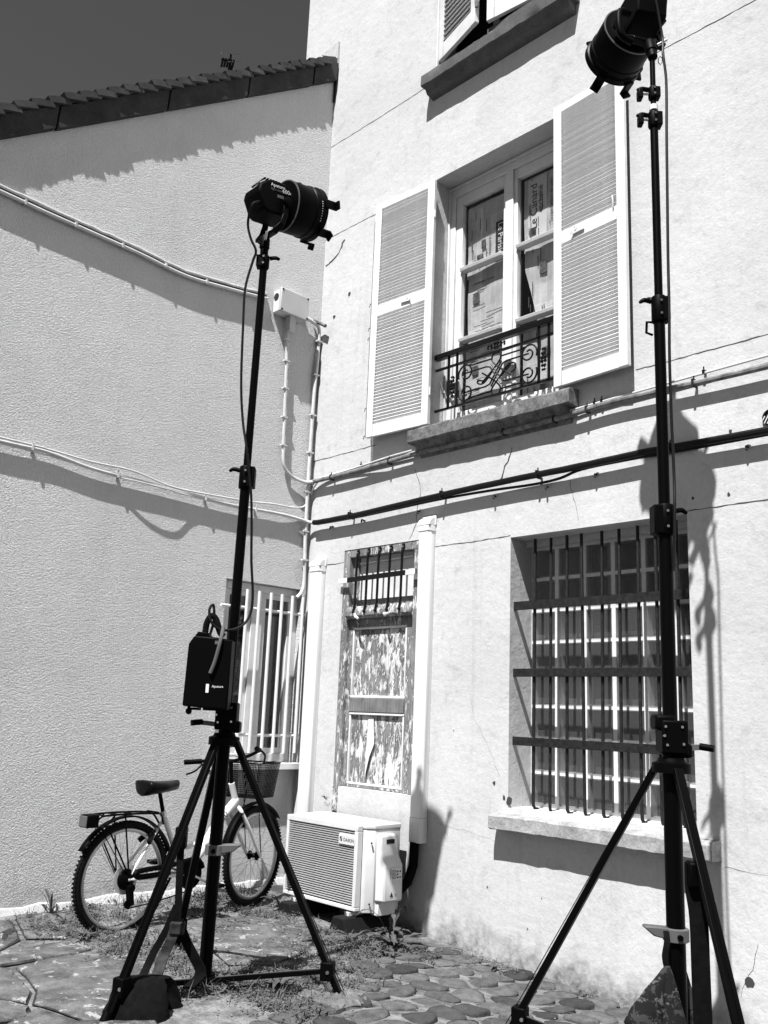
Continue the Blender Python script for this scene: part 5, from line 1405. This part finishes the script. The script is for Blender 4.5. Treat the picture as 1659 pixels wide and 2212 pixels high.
band(MB(), [sk + V((.005, .005, .40)), sk + V((-.02, -.02, .30)), sk + V((-.05, -.06, .20)), sk + V((-.03, -.11, .13)), sk + V((.04, -.17, .12))], .036, .006, HRV).build('strap', BLKF, DB)
MB().obox(sk + V((.012, .012, .30)), HRV * .034, NNV * .018, V((0, 0, .026))).build('strap_wrap', WEB, DB, .006)
# crumpled clear plastic under the chrome foot of the left stand
def m_plastic():
    t = NT('clear_plastic'); nt = t.t
    gl = t.n('BsdfGlossy', {'Color': (.7, .7, .7, 1), 'Roughness': .15}); df = t.n('BsdfDiffuse', {'Color': (.35, .35, .35, 1)}); tr = t.n('BsdfTransparent', {'Color': (.85, .85, .85, 1)})
    a = t.n('MixShader', {0: .45, 1: df.outputs[0], 2: gl.outputs[0]}); b = t.n('MixShader', {0: .5, 1: a.outputs[0], 2: tr.outputs[0]})
    nt.links.new(b.outputs[0], nt.nodes['Material Output'].inputs[0]); return t.m
PLS = thing('plastic_bag', 'crumpled clear plastic under the chrome foot of the left stand', 'plastic bag', (2.27, -1.5, 0))
m = MB(); n = 12
for i in range(n + 1):
    for j in range(n + 1):
        x, y = 2.14 + .30 * i / n, -1.64 + .24 * j / n; e = min(i, j, n - i, n - j) / n
        m.v.append(V((x + random.uniform(-.012, .012), y + random.uniform(-.012, .012), g(x, y) + .018 + (random.uniform(0, .022) if e > 0 else 0))))
for i in range(n):
    for j in range(n):
        k = i * (n + 1) + j; m.f += [(k, k + n + 1, k + 1), (k + 1, k + n + 1, k + n + 2)]
m.build('sheet', m_plastic(), PLS, smooth=False)
# ------------------------------------------------------------------ grass and weeds
GRASS = mk('grass_blade', .10, .7, .2, var=.5, vs=25)
LEAF = mk('weed_leaf', .075, .55, .3, var=.4, vs=30)
rg = random.Random(5)
gm = MB()
def blade(m, x, y, h, bend, wd, az, rg=rg):
    d = V((math.cos(az), math.sin(az), 0)); s = V((-d.y, d.x, 0)); b = V((x, y, g(x, y) + .0))
    p1 = b + d * (bend * .3) + V((0, 0, h * .6)); p2 = b + d * bend + V((0, 0, h))
    i = len(m.v); m.v += [b - s * wd, b + s * wd, p1 - s * wd * .7, p1 + s * wd * .7, p2]
    m.f += [(i, i + 1, i + 3, i + 2), (i + 2, i + 3, i + 4)]
def patch(cx, cy, rx, ry, n, h):
    n = int(n * .9); cl = [(cx + rx * rg.uniform(-1, 1), cy + ry * rg.uniform(-1, 1), rg.uniform(.5, 1.6)) for q in range(max(4, n // 22))]
    for k in range(n):
        c_ = rg.choice(cl); sg = .028 if k % 3 else .09
        x, y = c_[0] + rg.gauss(0, sg), c_[1] + rg.gauss(0, sg)
        if x < .01 or y > -.01: continue
        if k % 5 < 2: blade(gm, x, y, h * c_[2] * rg.uniform(.25, .9), h * rg.uniform(.3, 1.3), rg.uniform(.0012, .003), rg.uniform(0, 6.28))
        for q in range(2):                     # small leaves hugging the ground
            a = rg.uniform(0, 6.28); l = rg.uniform(.004, .013); px, py = x + rg.gauss(0, .012), y + rg.gauss(0, .012)
            if px < .01 or py > -.01: continue
            b = V((px, py, g(px, py) + (.017 if in_slab(px, py) else 0) + rg.uniform(.001, .022 * c_[2]))); d = V((math.cos(a), math.sin(a), rg.uniform(-.3, .6))) * l; s_ = V((-math.sin(a), math.cos(a), rg.uniform(-.4, .4))) * (l * .45)
            gm.poly([b - d, b - s_, b + d, b + s_])
# strips along joints and walls
for c in [(.10, -1.85, .14, .25, 300, .09), (.22, -1.6, .16, .3, 260, .07), (.08, -1.2, .1, .5, 520, .06), (.12, -.75, .12, .3, 700, .08), (.3, -.85, .22, .25, 600, .05), (.55, -.6, .2, .16, 450, .05), (.45, -1.95, .2, .15, 380, .05), (.72, -1.8, .2, .14, 420, .06),
          (1.02, -1.8, .22, .14, 500, .06), (.8, -1.5, .2, .2, 350, .05), (1.22, -1.7, .25, .14, 500, .05), (1.5, -1.72, .2, .14, 380, .06), (1.72, -1.35, .16, .22, 520, .05), (1.58, -.95, .12, .25, 420, .05), (1.35, -.7, .2, .14, 420, .05), (1.5, -.5, .2, .14, 500, .06),
          (1.85, -1.55, .2, .2, 640, .06), (2.02, -1.7, .22, .16, 700, .07), (2.1, -1.45, .2, .14, 420, .05), (1.95, -1.2, .16, .2, 380, .05), (1.8, -1.0, .14, .18, 260, .04), (2.2, -1.75, .2, .12, 420, .06), (1.75, -2.0, .1, .08, 160, .08), (1.82, -1.95, .1, .08, 160, .08),
          (1.75, -.42, .16, .1, 240, .05), (2.0, -.13, .3, .04, 200, .04), (2.6, -.10, .5, .03, 160, .03), (.4, -1.3, .3, .2, 260, .03), (1.1, -1.0, .4, .3, 350, .022), (.9, -.55, .3, .1, 260, .05)]:
    patch(*c)
put(gm.build('grass', GRASS, smooth=False), 'short dry grass tufts growing between the paving stones', 'grass', kind='stuff')
# loose grit and pebbles
pb = MB()
for k in range(650):
    x, y = rg.uniform(.1, 3.2), rg.uniform(-2.4, -.08)
    if x + .75 * (-y) > 4.2: continue
    pb.ball((x, y, g(x, y) + .006 + (.014 if in_slab(x, y) else 0)), rg.choice((.002, .003, .003, .004, .006)), 5, (1, 1, .6))
put(pb.build('grit', mk('pebble', .18, .9, .2, var=.5, vs=30)), 'pale grit and small pebbles scattered over the paving', 'grit', kind='stuff')

def weed(x, y, n, ln, wd, label, lobes=True, rise=.5, seed=1):
    rr = random.Random(seed); r = thing('weed', label, 'weed', (x, y, g(x, y)), 'weeds in the paving')
    for k in range(n):
        az = 6.283 * k / n + rr.uniform(-.4, .4); L = ln * rr.uniform(.6, 1.15); up = rise * rr.uniform(.3, 1.3)
        d = V((math.cos(az), math.sin(az), 0)); s = V((-d.y, d.x, 0)); m = MB(); seg = 9; i0 = 0
        for j in range(seg + 1):
            t = j / seg
            p = V((x, y, g(x, y) + .004)) + d * (L * t) + V((0, 0, L * up * (t - .75 * t * t) * 1.6))
            w_ = wd * math.sin(math.pi * min(1, .12 + t * .88)) ** .7
            if lobes: w_ *= (1.25 if j % 2 else .5)
            if j == seg: w_ = .0006
            fold = .25 * w_
            m.v += [p - s * w_ + V((0, 0, fold)), p, p + s * w_ + V((0, 0, fold))]
        for j in range(seg):
            a = 3 * j; m.f += [(a, a + 1, a + 4, a + 3), (a + 1, a + 2, a + 5, a + 4)]
        m.build('leaf', LEAF, r, smooth=False)
weed(1.53, -.42, 13, .24, .022, 'big dandelion rosette right of the air conditioner', True, .5, 3)
weed(1.42, -.33, 8, .22, .018, 'upright thistly weed behind the dandelion rosette', True, 1.3, 4)
weed(1.36, -.58, 9, .13, .012, 'small leafy weed before the right foot block', False, .7, 5)
weed(1.30, -.80, 10, .12, .013, 'low broad weed on the flagstone edge by the foot block', False, .5, 6)
weed(1.68, -.62, 8, .12, .014, 'lobed weed at the first cobbles', True, .5, 7)
weed(.45, -.42, 9, .14, .012, 'spiky weed at the front bicycle wheel', False, 1.2, 8)
weed(.08, -1.86, 8, .15, .007, 'thin weed at the foot of the stucco wall behind the rear wheel', False, 1.8, 9)
weed(2.0, -1.62, 10, .13, .014, 'leafy weed near the chrome foot of the left stand', False, .7, 10)
weed(1.86, -1.82, 9, .12, .013, 'broad weed beside the left stand brace', True, .6, 11)
weed(2.12, -.20, 9, .08, .009, 'small weed against the foot of the facade', False, .7, 12)
weed(.6, -1.9, 9, .10, .010, 'small weed under the rear bicycle wheel', False, .7, 13)
weed(.33, -.74, 9, .12, .011, 'leafy weed under the front bicycle wheel', False, .8, 14)
# seedling on the top of the air conditioner
sx, sy = .40, -.06
r = thing('seedling', 'tiny seedling rooted in the plaster above the air conditioner', 'weed', (.40, -.01, .66))
for k in range(5):
    az = -2.6 + .5 * k; m = MB(); b = V((.40, -.012, .66)); d = V((math.cos(az), math.sin(az) * .6, 0))
    m.poly([b, b + d * .03 + V((.004, 0, .03)), b + d * .06 + V((0, 0, .045 - .01 * abs(k - 2))), b + d * .03 + V((-.004, 0, .026))]); m.build('leaf', LEAF, r, smooth=False)
